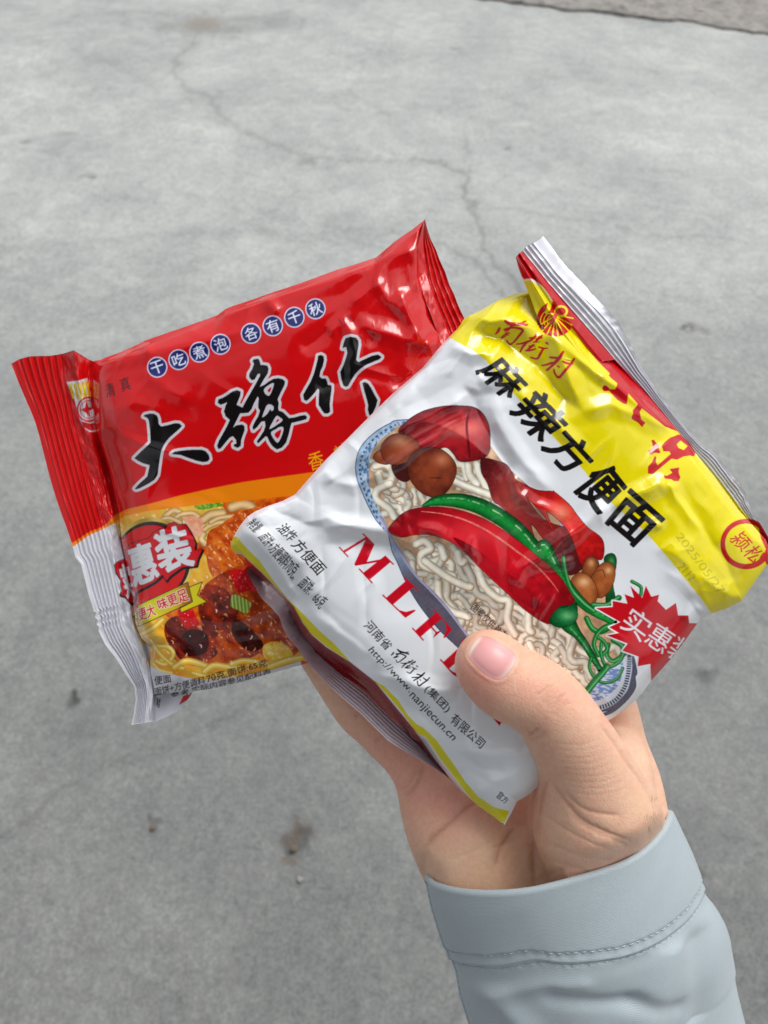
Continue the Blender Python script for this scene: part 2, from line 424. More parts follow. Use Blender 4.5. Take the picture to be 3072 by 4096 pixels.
# dense patch in view: finer towards the viewer
gx = np.concatenate([np.linspace(-4200, -330, 70), np.linspace(-300, 3372, 520), np.linspace(3400, 7300, 70)]); gy = np.concatenate([np.linspace(-420, 4400, 640), np.linspace(4440, 5900, 50)])
GX, GY = np.meshgrid(gx, gy)
GP = ray_ground(GX, GY); px, py = GP[..., 0], GP[..., 1]
wx = px + (vnoise(px * 22, py * 22, 3, 3) - .5) * .05 + (vnoise(px * 5, py * 5, 8, 2) - .5) * .05
wy = py + (vnoise(px * 22, py * 22, 4, 3) - .5) * .05 + (vnoise(px * 5, py * 5, 9, 2) - .5) * .05
crk = np.zeros_like(px)
def addcrack(pts, width, strength):
    global crk
    g = ray_ground(*np.array([p[:2] for p in pts]).T)[:, :2]
    best = np.full(px.shape, 9.0)
    for i in range(len(g) - 1):
        p, q = g[i], g[i + 1]; d = q - p; L2 = (d ** 2).sum()
        t = np.clip(((wx - p[0]) * d[0] + (wy - p[1]) * d[1]) / L2, 0, 1)
        best = np.minimum(best, np.hypot(wx - p[0] - t * d[0], wy - p[1] - t * d[1]))
    n = .35 + 1.1 * vnoise(px * 12, py * 12, 11, 3)
    core = np.exp(-(best / (width * n)) ** 2)
    halo = .33 * np.exp(-(best / (width * 5 * n)) ** 2)
    crk = np.maximum(crk, .55 * strength * np.clip(core + halo, 0, 1))
addcrack(zT([(430, 95), (390, 120), (368, 155), (400, 190), (450, 215), (470, 245), (510, 280), (570, 305), (630, 330), (700, 345), (800, 350), (890, 348)]), .012, .55)
addcrack(zT([(890, 345), (960, 352), (1010, 385), (1000, 410), (1020, 440), (1030, 480), (1050, 530), (1080, 575), (1115, 605), (1180, 700)]), .010, .75)
addcrack(zT([(1000, 290), (1005, 340), (1010, 385)]), .008, .4)
addcrack(zT([(840, 490), (900, 505), (960, 535), (1020, 555), (1100, 640)]), .007, .6)
addcrack(zT([(690, 222), (770, 240), (845, 250), (800, 230), (750, 200)]), .007, .45)
addcrack(zT([(1040, 175), (1090, 215), (1150, 240)]), .008, .4)
addcrack(zT([(1040, 450), (1200, 470), (1390, 505), (1520, 510), (1659, 535)]), .005, .4)
addcrack(zT([(0, 535), (200, 520), (480, 500), (660, 500), (830, 490)]), .006, .28)
addcrack(zT([(0, 280), (60, 240), (100, 212), (240, 190)]), .008, .25)
addcrack(zT([(170, 110), (240, 140), (300, 170)]), .008, .25)
addcrack(zT([(270, 20), (262, 60), (300, 90), (340, 100)]), .01, .3)
addcrack(zT([(660, 40), (640, 80), (560, 105), (520, 100)]), .01, .3)
for k in range(16):                       # the shattered patch far left
    a = k * 2 * math.pi / 16 + .2; r1 = 1 + .5 * math.sin(k * 3.7)
    addcrack(zT([(440 + 25 * math.cos(a), 52 + 9 * math.sin(a)), (450 + 80 * math.cos(a + .2), 52 + 22 * math.sin(a + .2)), (455 + 130 * r1 * math.cos(a), 55 + 36 * r1 * math.sin(a))]), .009, .42)
addcrack(zL([(1090, 90), (850, 230), (620, 340), (430, 420), (300, 460), (130, 600), (0, 690)]), .0035, .5)
addcrack(zL([(640, 350), (500, 430), (420, 440)]), .003, .4)
#addcrack([(40, 3700), (160, 3850), (230, 4096)], .003, .3)
def spot(P, rx, ry, seed=1):
    g = ray_ground(*np.array(P[:2], float)[:, None])[0][:2]; s = np.linalg.norm(np.append(g, 0) - CAM) / FPX
    return np.exp(-(((wx - g[0]) / (rx * s)) ** 2 + ((wy - g[1]) / (ry * s)) ** 2) ** 1.5)
pale = np.zeros_like(px); rust = np.zeros_like(px)
Zs = lambda f, x, y: f([(x, y)])[0]
for f, x, y, rx, ry, st in [(zL, 1100, 690, 50, 60, .6), (zL, 300, 180, 30, 22, .8), (zL, 565, 655, 18, 18, .4), (zT, 1487, 704, 28, 20, .95), (zT, 200, 383, 20, 14, .7),
                            (zT, 1095, 322, 22, 14, .5), (zT, 750, 152, 14, 12, .5), (zT, 52, 308, 20, 12, .6), (zT, 980, 108, 16, 10, .5),
                            (zT, 670, 350, 45, 35, .4), (zT, 600, 50, 60, 60, .3), (zT, 360, 60, 50, 50, .38), (zT, 460, 62, 150, 50, .34), (zT, 520, 40, 80, 40, .3)]:
    crk = np.maximum(crk, st * spot(Zs(f, x, y), rx, ry))
for x, y, rx, ry, st in [(1400, 1210, 22, 18, .8), (2805, 1310, 22, 16, .8), (2840, 2690, 30, 26, .85), (2790, 3520, 30, 24, .6), (2900, 3890, 40, 30, .3)]:
    crk = np.maximum(crk, .6 * st * spot((x, y), rx, ry))
for f, x, y, rx, ry, st in [(zT, 1115, 272, 50, 16, .8), (zT, 412, 386, 14, 10, .6), (zT, 975, 268, 14, 10, .5), (zL, 880, 790, 14, 40, .5), (zL, 1108, 865, 12, 14, .9),
                            (zT, 1487, 690, 70, 60, .45), (zT, 1060, 190, 40, 14, .4), (zL, 150, 750, 8, 8, .8), (zL, 1010, 1065, 12, 12, .6), (zL, 410, 670, 12, 12, .6)]:
    pale = np.maximum(pale, st * spot(Zs(f, x, y), rx, ry))
rust = np.maximum(.45 * spot(Zs(zT, 440, 50), 60, 66), .65 * spot(Zs(zL, 1095, 760), 30, 18))
rust = np.maximum(rust, .5 * spot(Zs(zL, 1100, 660), 36, 40)); rust = np.maximum(rust, .5 * spot(Zs(zT, 140, 290), 40, 12))
GP[..., 2] = (vnoise(px * 1.3, py * 1.3, 21, 3) - .5) * .02 + (vnoise(px * 14, py * 14, 22, 3) - .5) * .006 - np.clip(crk - .15, 0, 1) * .012
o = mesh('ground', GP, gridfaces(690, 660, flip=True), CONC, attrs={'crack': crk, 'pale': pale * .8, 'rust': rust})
o['kind'] = 'structure'; o['label'] = 'worn grey concrete yard with hairline cracks and stains'
bm_v = [(-60, -30, -.013), (60, -30, -.013), (60, 120, -.013), (-60, 120, -.013)]
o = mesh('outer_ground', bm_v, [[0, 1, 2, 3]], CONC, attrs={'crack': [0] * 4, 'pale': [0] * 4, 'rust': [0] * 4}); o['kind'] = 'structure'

# rough dirt strip beyond the slab (upper right of the photo)
m, nt_, b_ = newmat('dirt')
tc = N(nt_, 'ShaderNodeTexCoord'); no = N(nt_, 'ShaderNodeTexNoise'); no.inputs['Scale'].default_value = 24; no.inputs['Detail'].default_value = 9; no.inputs['Roughness'].default_value = .75
rp = N(nt_, 'ShaderNodeValToRGB'); rp.color_ramp.elements[0].position = .35; rp.color_ramp.elements[0].color = (.17, .16, .148, 1)
rp.color_ramp.elements[1].position = .68; rp.color_ramp.elements[1].color = (.38, .36, .33, 1)
nt_.links.new(tc.outputs['Object'], no.inputs['Vector']); nt_.links.new(no.outputs['Fac'], rp.inputs['Fac']); nt_.links.new(rp.outputs['Color'], b_.inputs['Base Color'])
b_.inputs['Roughness'].default_value = .9
DIRT = m
edge = ray_ground(*np.array(zT([(860, -60), (930, -18), (1010, 0), (1120, 14), (1300, 30), (1480, 52), (1659, 74), (1900, 110)])).T)[:, :2]
edge = resample(np.c_[edge, np.zeros(len(edge))], 260)
t = np.linspace(0, 1, 90)[:, None]
far = edge[:, :2] + np.array([.5, 6.0])
X = edge[None, :, 0] * (1 - t ** 1.6) + far[None, :, 0] * t ** 1.6; Y = edge[None, :, 1] * (1 - t ** 1.6) + far[None, :, 1] * t ** 1.6
X = X + (vnoise(X * 7, Y * 7, 31, 3) - .5) * .12; Y = Y + (vnoise(X * 7, Y * 7, 32, 3) - .5) * .12
Zg = .012 + .05 * (vnoise(X * 9, Y * 9, 33, 4) - .3) * smoothstep(0, .08, t) + .0 * X
Zg[0] = -.02
o = mesh('dirt_ground', np.stack([X, Y, Zg], -1), gridfaces(90, 260), DIRT); o['kind'] = 'structure'
o['label'] = 'brown stony dirt beyond the edge of the concrete'

def rockmat(name, c):
    m, nt, b = newmat(name); b.inputs['Base Color'].default_value = (*c, 1); b.inputs['Roughness'].default_value = .85
    no = N(nt, 'ShaderNodeTexNoise'); no.inputs['Scale'].default_value = 90; no.inputs['Detail'].default_value = 5
    bp = N(nt, 'ShaderNodeBump'); bp.inputs['Distance'].default_value = .002; nt.links.new(no.outputs['Fac'], bp.inputs['Height']); nt.links.new(bp.outputs['Normal'], b.inputs['Normal'])
    rp = N(nt, 'ShaderNodeValToRGB'); rp.color_ramp.elements[0].color = (*[q * .7 for q in c], 1); rp.color_ramp.elements[1].color = (*[min(1, q * 1.3) for q in c], 1)
    nt.links.new(no.outputs['Fac'], rp.inputs['Fac']); nt.links.new(rp.outputs['Color'], b.inputs['Base Color'])
    return m
RK = [rockmat('pale_stone', (.42, .40, .37)), rockmat('brown_stone', (.22, .17, .12)), rockmat('grey_stone', (.25, .25, .25))]
def rock(name, sx, sy, r, mat, seed, label, cat='pebble', squash=.55):
    n1, n2 = 14, 10
    th = np.linspace(0, 2 * np.pi, n1, endpoint=False); ph = np.linspace(.12, np.pi - .12, n2)
    T, Pp = np.meshgrid(th, ph); rr = r * (1 + .35 * (vnoise(np.cos(T) * np.sin(Pp) * 1.3 + 5 + seed, np.sin(T) * np.sin(Pp) * 1.3 + np.cos(Pp), seed, 2) - .5))
    g = ray_ground(np.array(sx, float), np.array(sy, float))
    V = np.stack([rr * np.sin(Pp) * np.cos(T) * 1.2, rr * np.sin(Pp) * np.sin(T), rr * np.cos(Pp) * squash], -1).reshape(-1, 3)
    F = []
    for i in range(n2 - 1):
        for j in range(n1): F.append([i * n1 + j, (i + 1) * n1 + j, (i + 1) * n1 + (j + 1) % n1, i * n1 + (j + 1) % n1])
    top = len(V); V = np.vstack([V, [0, 0, r * squash], [0, 0, -r * squash]])
    F3 = [[top, j, (j + 1) % n1, (j + 1) % n1] for j in range(n1)]
    me = bpy.data.meshes.new(name)
    me.from_pydata(V.tolist(), [], F + [f[:3] for f in F3] + [[top + 1, (n2 - 1) * n1 + (j + 1) % n1, (n2 - 1) * n1 + j] for j in range(n1)])
    me.polygons.foreach_set('use_smooth', np.ones(len(me.polygons), bool)); me.materials.append(mat)
    o = bpy.data.objects.new(name, me); COL.objects.link(o); o.location = (g[0], g[1], r * squash * .45 + .002)
    o['label'] = label; o['category'] = cat
    return o
rock('pebble', 1201, 3520, .0055, RK[0], 1, 'tiny pale chip lying below the large dark pit', squash=.5)
rock('pebble', 1176, 3395, .006, RK[1], 2, 'brown stone lump sitting in the dark pit left of the palm', squash=.4)
rock('pebble', 612, 3313, .005, RK[1], 3, 'small rusty stone bit on the concrete at the lower left, below the red packet')
rock('pebble', 2740, 1308, .009, RK[2], 4, 'dark grey pebble in the pale ring right of the silver seal', squash=.4)
rock('pebble', 2955, 26, .02, RK[1], 5, 'brown pebble on the dirt strip in the top right corner')
rock('pebble', 2800, 50, .024, RK[0], 6, 'pale stone on the dirt strip by the concrete edge')

# ================================================================== ARTWORK: red packet
RED = (206, 4, 10); SIL = (205, 205, 212); NAVY = (22, 32, 105)
ca = Canvas(0, 820, 2150, 3000, RED)
# lower white film and orange band
ca.poly(z3([(-200, 720), (0, 625), (90, 560), (190, 520), (270, 480), (400, 450), (700, 400), (1500, 320), (1500, 2000), (-200, 2000)]), (214, 214, 222))
ca.poly(z3([(-200, 700), (0, 605), (90, 545), (190, 505), (270, 428), (350, 390), (500, 355), (700, 300), (900, 255), (1100, 215), (1300, 185), (1700, 130), (2000, 100),
            (2000, 280), (1500, 300), (1100, 345), (900, 360), (700, 385), (480, 412), (330, 445), (275, 480), (190, 522), (90, 566), (0, 632), (-200, 735)]), (236, 132, 6))
# food picture
body_food = z3([(272, 470), (330, 440), (480, 405), (700, 380), (900, 355), (1100, 340), (1500, 296), (2600, 200), (2600, 1500), (1500, 1400), (1300, 1462), (1100, 1500), (900, 1520), (850, 1524),
                (740, 1510), (600, 1478), (498, 1436), (498, 1300), (440, 1262), (400, 1150), (380, 930), (330, 700), (310, 600)])
FM = ca.full(body_food)
def foodbase(x, y):
    n = vnoise(x / 55, y / 55, 41, 5)[:, None]; n2 = vnoise(x / 16, y / 20, 42, 4)[:, None]; n3 = vnoise(x / 120, y / 120, 43, 2)[:, None]
    c = np.array([240, 140, 22]) * (1 - n) + np.array([186, 56, 8]) * n
    c = c + (n2 - .5) * np.array([90, 90, 30]); c = c + (n3 - .5) * np.array([60, 120, 40])
    return np.clip(c, 0, 255)
ca.poly(body_food, foodbase)
def clipf(P, fn, smooth=6):
    P = crom(P, smooth, True); m, bx = ca.pmask(P); m = m & FM[bx[2]:bx[3], bx[0]:bx[1]]; ca.put(m, bx, fn)
def mix3(c0, c1, c2, sc, seed, gl=.72, aspect=1.6, ang=.8):
    c0, c1, c2 = map(np.array, (c0, c1, c2))
    def f(x, y):
        u = x * math.cos(ang) + y * math.sin(ang); v = -x * math.sin(ang) + y * math.cos(ang)
        n = vnoise(u / sc / aspect, v / sc, seed, 5)[:, None]; n = np.clip((n - .25) * 2, 0, 1)
        c = c0 * (1 - n) + c1 * n
        h = vnoise(u / (sc * .5) / aspect, v / (sc * .3), seed + 1, 3); h = smoothstep(gl, gl + .06, h)[:, None]
        return np.clip(c * (1 - h) + c2 * h, 0, 255)
    return f
YEL = mix3((226, 170, 30), (248, 216, 90), (255, 246, 220), 16, 50, .70)
for P_, c_ in [([(272, 470), (480, 405), (760, 372), (960, 360), (1010, 480), (900, 560), (840, 620), (600, 560), (330, 640)], ((222, 196, 70), (240, 170, 60), (252, 232, 170))),
               ([(780, 680), (860, 690), (930, 790), (1000, 900), (900, 930), (820, 920), (740, 880)], ((236, 160, 30), (246, 206, 80), (255, 240, 190))),
               ([(380, 1100), (560, 1080), (640, 1150), (620, 1300), (700, 1420), (900, 1430), (1200, 1420), (1500, 1350), (1500, 1420), (900, 1530), (600, 1500), (480, 1430)], ((224, 140, 20), (246, 196, 60), (255, 232, 150)))]:
    clipf(z3(P_), mix3(*c_, 34, 55, .70), 5)
# pale noodles at the top
for pts, r in [([(600, 440), (660, 400), (720, 440), (740, 520)], 22), ([(640, 470), (700, 430), (780, 420), (830, 450)], 18), ([(760, 500), (840, 470), (900, 430), (980, 420)], 30),
               ([(1040, 380), (1110, 360), (1170, 380), (1160, 430)], 34), ([(820, 560), (900, 500), (980, 480), (1060, 500)], 18), ([(560, 470), (620, 450), (700, 480)], 16),
               ([(850, 560), (840, 590), (860, 620)], 24), ([(900, 480), (960, 450), (1050, 440)], 16)]:
    ca.tube(crom(z3(pts), 8), r * .6, lambda s, t, x, y: np.array([250, 200, 120]) * (1 - .42 * s[:, None] ** 2) + np.array([0, 14, 40]) * (1 - np.abs(s[:, None])), FM)
clipf(z3([(720, 450), (800, 440), (850, 480), (840, 560), (780, 580), (730, 530)]), mix3((238, 150, 110), (250, 200, 170), (255, 240, 230), 20, 61))
clipf(z3([(790, 370), (850, 360), (920, 345), (985, 352), (960, 375), (880, 392), (820, 395)]), mix3((60, 130, 20), (150, 190, 50), (230, 240, 200), 8, 62))
# big meat pieces
M1 = mix3((140, 32, 8), (224, 96, 20), (250, 190, 120), 22, 70, .70); M2 = mix3((74, 12, 6), (184, 52, 14), (240, 160, 110), 24, 73, .73); M3 = mix3((184, 58, 10), (234, 126, 36), (252, 206, 150), 20, 76, .68)
clipf(z3([(880, 560), (960, 500), (1100, 410), (1300, 360), (1500, 350), (1600, 600), (1500, 900), (1200, 900), (1050, 830), (940, 860), (880, 760)]), M3)
clipf(z3([(1010, 800), (1180, 760), (1400, 800), (1500, 1300), (1300, 1380), (1180, 1300), (1120, 1180), (1020, 1120), (900, 960), (860, 900)]), M1)
clipf(z3([(840, 930), (960, 900), (1060, 1000), (1080, 1100), (1010, 1190), (880, 1180), (820, 1080)]), M2)
clipf(z3([(600, 1150), (680, 1100), (790, 1150), (900, 1180), (980, 1250), (960, 1330), (880, 1400), (720, 1400), (650, 1330), (600, 1240)]), M2)
clipf(z3([(930, 1260), (1020, 1180), (1130, 1170), (1200, 1260), (1230, 1340), (1120, 1390), (980, 1380)]), M1)
clipf(z3([(1060, 1120), (1160, 1180), (1250, 1290), (1180, 1340), (1090, 1290), (1040, 1210)]), mix3((40, 8, 6), (92, 22, 10), (150, 70, 50), 14, 80, .74))
clipf(z3([(700, 1240), (780, 1190), (880, 1230), (870, 1340), (760, 1370), (700, 1320)]), mix3((40, 4, 6), (80, 14, 8), (150, 50, 40), 22, 82, .78))
clipf(z3([(1250, 1300), (1330, 1270), (1420, 1310), (1440, 1370), (1340, 1400), (1260, 1380)]), YEL)
# yellow noodles, lower left
for pts, r in [([(430, 1230), (520, 1180), (580, 1130)], 20), ([(540, 1300), (620, 1310), (650, 1360), (600, 1420), (540, 1400)], 17), ([(500, 1260), (560, 1350), (640, 1420), (720, 1450)], 15),
               ([(660, 1440), (740, 1400), (830, 1420), (900, 1450)], 22), ([(860, 1470), (920, 1430), (1010, 1440), (1090, 1450)], 22), ([(1040, 1420), (1120, 1400), (1220, 1410), (1290, 1430)], 20),
               ([(420, 1180), (480, 1120), (560, 1100)], 15), ([(520, 1420), (560, 1460), (640, 1480)], 14), ([(1290, 1440), (1400, 1400), (1500, 1380)], 26), ([(780, 1480), (880, 1500), (1000, 1480)], 14)]:
    ca.tube(crom(z3(pts), 8), r * .6, lambda s, t, x, y: (np.array([250, 206, 70]) * (1 - .26 * s[:, None] ** 2) + np.array([4, 30, 110]) * np.clip(1 - 3 * np.abs(s[:, None] + .2), 0, 1)), FM)
r_ = np.random.RandomState(5)
for k in range(70):    # printed gloss squiggles on the picture
    x, y = r_.uniform(640, 1480), r_.uniform(420, 1420); a = r_.uniform(.3, 1.6); L = r_.uniform(5, 26)
    ca.tube(z3([(x, y), (x + L * math.cos(a) * .6, y + L * math.sin(a) * .5), (x + L * math.cos(a + .5), y + L * math.sin(a + .5))]), r_.uniform(.9, 2.2), (246, 196, 140) if k % 3 else (255, 250, 245), FM)
PEP = mix3((196, 8, 14), (222, 20, 28), (255, 200, 205), 10, 90, .70)
clipf(z3([(1028, 802), (1110, 790), (1185, 786), (1200, 850), (1225, 925), (1150, 935), (1082, 945), (1050, 880)]), PEP, 2)
clipf(z3([(680, 1060), (740, 1058), (785, 1062), (805, 1110), (832, 1160), (780, 1170), (724, 1180), (700, 1120)]), PEP, 2)
clipf(z3([(1040, 965), (1075, 962), (1120, 985), (1172, 1015), (1160, 1050), (1138, 1088), (1080, 1060), (1032, 1035)]), lambda x, y: np.where(((x - y * .1) % 14 < 5)[:, None], [214, 226, 150], [128, 168, 34]), 2)
# round value badge
ell = lambda cx, cy, rx, ry, n=80: [(cx + rx * math.cos(q), cy + ry * math.sin(q)) for q in np.linspace(0, 2 * math.pi, n, endpoint=False)]
badge_clip = ca.full(a8([(110, -20), (1659, -20), (1659, 1100), (1290, 1160), (450, 1545), (400, 1300), (250, 640), (170, 380)]))
def clipb(P, col):
    m, bx = ca.pmask(P); m = m & badge_clip[bx[2]:bx[3], bx[0]:bx[1]]; ca.put(m, bx, col)
clipb(a8(ell(700, 800, 690, 715)), lambda x, y: np.array([200, 168, 70]) + (np.sin(x / 19) * 30)[:, None])
clipb(a8(ell(700, 800, 632, 650)), (44, 26, 20))
clipb(a8(ell(680, 820, 590, 610)), (212, 12, 20))
ca.poly(a8([(150, 380), (240, 640), (270, 780), (350, 1250), (405, 1500), (450, 1540), (1000, 1270), (700, 1000)]), (212, 12, 20))
bl = a8([(75, 870), (130, 820), (250, 770), (245, 640), (330, 520), (430, 490), (650, 420), (720, 330), (850, 262), (925, 275), (960, 200), (1060, 160), (1140, 212), (1240, 190),
         (1310, 290), (1370, 400), (1415, 500), (1400, 630), (1530, 610), (1460, 760), (1430, 880), (1200, 905), (1000, 1050), (935, 1130), (875, 1030), (740, 1150), (500, 1280), (430, 1320),
         (400, 1480), (350, 1510), (250, 1390), (160, 1360), (205, 1300), (175, 1190), (185, 1120), (100, 990)])
ca.outline([(x + 4, y + 5) for x, y in bl], 4.5, (30, 10, 12), 0); ca.poly([(x + 5, y + 6) for x, y in bl], (30, 10, 12))
ca.outline(bl, 2, (30, 8, 10)); ca.poly(bl, (206, 14, 24))
for g_, q, gr in [('惠', [(300, 600), (650, 478), (815, 1060), (400, 1240)], .035), ('装', [(715, 350), (1225, 205), (1400, 870), (850, 1000)], .04), ('实', [(140, 880), (290, 840), (400, 1370), (290, 1420)], .02)]:
    Q = a8(q); textq(ca, g_, Q, (186, 10, 50), bold=gr, grow=5); textq(ca, g_, Q, (218, 222, 226), bold=gr + .012, grow=1.2)
rib = a8([(1310, 1240), (1530, 1150), (1450, 1370), (1610, 1480), (1180, 1660), (1160, 1590), (1370, 1480)])
ca.poly(rib, (214, 202, 20)); ca.outline(rib, 1.5, (60, 50, 10))
rib2 = a8([(375, 1725), (470, 1700), (480, 1800)]); ca.poly(rib2, (190, 180, 20)); ca.outline(rib2, 1.2, (60, 50, 10))
rib = a8([(452, 1545), (1290, 1155), (1370, 1480), (468, 1895)])
ca.poly(rib, lambda x, y: np.stack([np.full_like(x, 206) - smoothstep(690, 760, x) * 50, 190 - smoothstep(690, 760, x) * 90 + 10 * np.sin(x / 30), np.full_like(x, 24)], 1)); ca.outline(rib, 1.5, (70, 50, 10))
for g_, q in [('更大', [(455, 1600), (720, 1510), (770, 1700), (480, 1810)]), ('味更足', [(765, 1460), (1245, 1240), (1315, 1450), (830, 1620)])]:
    Q = a8(q); textq(ca, g_, Q, (240, 220, 190), bold=.03, grow=3); textq(ca, g_, Q, (196, 14, 50), bold=.02)
# small print
BK = (44, 32, 38)
textq(ca, '便面', z3([(525, 1502), (632, 1490), (640, 1540), (530, 1562)]), BK, bold=.016)
textq(ca, '面饼+方便调料', z3([(525, 1580), (858, 1498), (866, 1550), (530, 1634)]), BK, bold=.016)
textq(ca, '70克,面饼:65克', z3([(868, 1490), (1268, 1388), (1278, 1432), (880, 1548)]), BK, bold=.016)
textq(ca, '考,实际内容参见配料表', z3([(700, 1592), (1296, 1450), (1304, 1490), (706, 1640)]), BK, bold=.016)
textq(ca, '参', z3([(635, 1612), (690, 1600), (690, 1634), (640, 1640)]), BK, bold=.016)
textq(ca, '净含', z3([(540, 1640), (572, 1645), (560, 1710), (538, 1700)]), BK, bold=.016)
# upper lettering
ring = [('干', z1, 1043, 280), ('吃', z1, 1185, 230), ('煮', z1, 1323, 180), ('泡', z1, 1463, 128), ('各', z2, 173, 885), ('有', z2, 317, 835), ('千', z2, 460, 778), ('秋', z2, 600, 722)]
for ch, f, cx, cy in ring:
    c = f([(cx, cy)])[0]
    ca.poly(ell(c[0], c[1], 41, 42), (214, 214, 236)); ca.poly(ell(c[0], c[1], 36, 37), NAVY)
    u = np.array([.94, -.34]); v = np.array([.34, .94]); k = 25; c = np.array(c)
    textq(ca, ch, [c - u * k - v * k, c + u * k - v * k, c + u * k + v * k, c - u * k + v * k], (226, 230, 246), bold=.028)
u = np.array([.95, -.31]); v = np.array([.25, .97])
for ch, cx, cy in [('清', 728, 432), ('真', 830, 393)]:
    c = np.array(z1([(cx, cy)])[0]); textq(ca, ch, [c - u * 20 - v * 27, c + u * 20 - v * 27, c + u * 20 + v * 27, c - u * 20 + v * 27], (50, 6, 12), bold=.004)
GOLD = (240, 176, 10)
textq(ca, '香', z3([(1540, 22), (1640, 2), (1655, 118), (1560, 142)]), GOLD, bold=.012)
textq(ca, '辣', z2([(715, 1640), (800, 1600), (830, 1700), (745, 1740)]), GOLD, bold=.012)
# the three brush characters: silver rim then black
brush = []
brush.append((a1([(310, 270), (330, 245), (420, 225), (480, 230), (530, 260), (550, 310), (560, 400), (600, 440), (700, 420), (830, 385), (900, 390), (945, 430), (900, 480), (820, 550), (740, 620), (680, 690), (640, 750), (600, 840),
    (580, 950), (565, 1060), (540, 1240), (490, 1320), (420, 1370), (330, 1420), (250, 1460), (190, 1480), (165, 1470), (200, 1430), (270, 1360), (370, 1270), (390, 1180), (410, 1080), (300, 1050), (220, 1010), (155, 965), (250, 870),
    (350, 780), (425, 705), (420, 550), (405, 400), (390, 320), (350, 285)]), []))
brush.append((a1([(775, 895), (820, 860), (900, 845), (1050, 828), (1270, 825), (1340, 850), (1390, 910), (1405, 980), (1370, 1020), (1290, 1030), (1180, 1005), (1050, 960), (930, 915), (850, 905)]), []))
yu = a2([(705, 180), (730, 155), (800, 145), (825, 190), (840, 250), (900, 250), (950, 260), (970, 310), (960, 380), (930, 430), (890, 490), (850, 560), (825, 612), (900, 580), (980, 520), (1050, 480), (1130, 468), (1210, 485), (1245, 520),
    (1235, 580), (1200, 650), (1160, 730), (1120, 820), (1140, 880), (1130, 960), (1140, 1005), (1210, 1030), (1260, 1080), (1310, 1130), (1400, 1120), (1500, 1090), (1580, 1080), (1610, 1110), (1595, 1150), (1500, 1175), (1400, 1200),
    (1350, 1210), (1330, 1290), (1300, 1420), (1260, 1540), (1190, 1620), (1110, 1650), (1040, 1600), (990, 1530), (950, 1440), (925, 1430), (870, 1480), (800, 1550), (775, 1520), (830, 1440), (890, 1350), (920, 1260), (910, 1180),
    (850, 1190), (790, 1270), (720, 1330), (705, 1280), (740, 1200), (800, 1100), (830, 1010), (800, 960), (800, 900), (810, 800), (790, 770), (730, 880), (690, 980), (640, 1040), (560, 1050), (500, 1050), (450, 1150), (380, 1290),
    (440, 1250), (530, 1235), (570, 1260), (575, 1330), (540, 1420), (515, 1500), (510, 1590), (460, 1625), (400, 1600), (395, 1570), (440, 1550), (430, 1490), (380, 1430), (330, 1450), (260, 1530), (180, 1630), (140, 1645), (118, 1590),
    (150, 1500), (220, 1380), (290, 1250), (330, 1160), (260, 1100), (232, 1020), (260, 920), (290, 865), (180, 910), (130, 880), (140, 820), (220, 790), (300, 740), (370, 690), (450, 665), (510, 690), (500, 760), (450, 880), (440, 910),
    (540, 955), (600, 840), (680, 700), (760, 560), (830, 430), (830, 390), (790, 400), (740, 490), (690, 500), (650, 450), (655, 390), (700, 320), (730, 230)])
holes = [(a2([(895, 650), (960, 590), (1050, 545), (1055, 600), (1010, 720), (970, 760), (910, 720)]), a2([(955, 670), (1020, 615), (990, 700)])),
         (a2([(865, 1110), (900, 1010), (940, 920), (990, 900), (1050, 930), (1055, 990), (1020, 1015), (1000, 985), (950, 1060), (890, 1110)]), None),
         (a2([(990, 1290), (1040, 1190), (1100, 1095), (1150, 1110), (1205, 1165), (1130, 1230), (1010, 1305)]), a2([(1092, 1203), (1122, 1143), (1148, 1167)])),
         (a2([(1010, 1370), (1080, 1320), (1160, 1275), (1220, 1290), (1200, 1400), (1130, 1535), (1060, 1480)]), a2([(1070, 1395), (1182, 1322), (1130, 1470)]))]
brush.append((yu, holes))
brush.append((a3([(385, 510), (430, 497), (475, 520), (482, 580), (460, 680), (420, 770), (405, 850), (440, 885), (510, 890), (530, 930), (545, 990), (605, 1005), (605, 1080), (590, 1180), (575, 1320), (583, 1440), (540, 1470), (490, 1470),
    (450, 1420), (395, 1330), (395, 1200), (405, 1080), (380, 1050), (320, 1130), (240, 1220), (190, 1260), (150, 1240), (135, 1160), (190, 1060), (260, 940), (310, 820), (350, 680), (375, 580)]), []))
brush.append((a3([(790, 385), (810, 290), (840, 220), (920, 195), (1010, 210), (1050, 260), (1055, 330), (1030, 470), (1015, 580), (1050, 615), (1150, 570), (1280, 510), (1380, 492), (1435, 530), (1400, 570), (1300, 610), (1180, 660),
    (1080, 730), (1000, 810), (930, 920), (880, 1010), (840, 1025), (800, 1000), (770, 900), (750, 780), (810, 660), (850, 540), (870, 460), (850, 365), (820, 368)]), []))
brush.append((a3([(1120, 965), (1160, 945), (1210, 970), (1260, 1040), (1310, 1140), (1370, 1245), (1340, 1360), (1260, 1520), (1225, 1480), (1208, 1400), (1215, 1330), (1190, 1230), (1150, 1090)]), []))
for P, H in brush: ca.outline(P, 11.5, (212, 208, 216)); ca.poly(P, (212, 208, 216))
for P, H in brush:
    ca.poly(P, (16, 13, 14), 0)
    for h, r in H:
        ca.poly(h, (205, 205, 216), 4)
        if r: ca.poly(r, RED, 3)
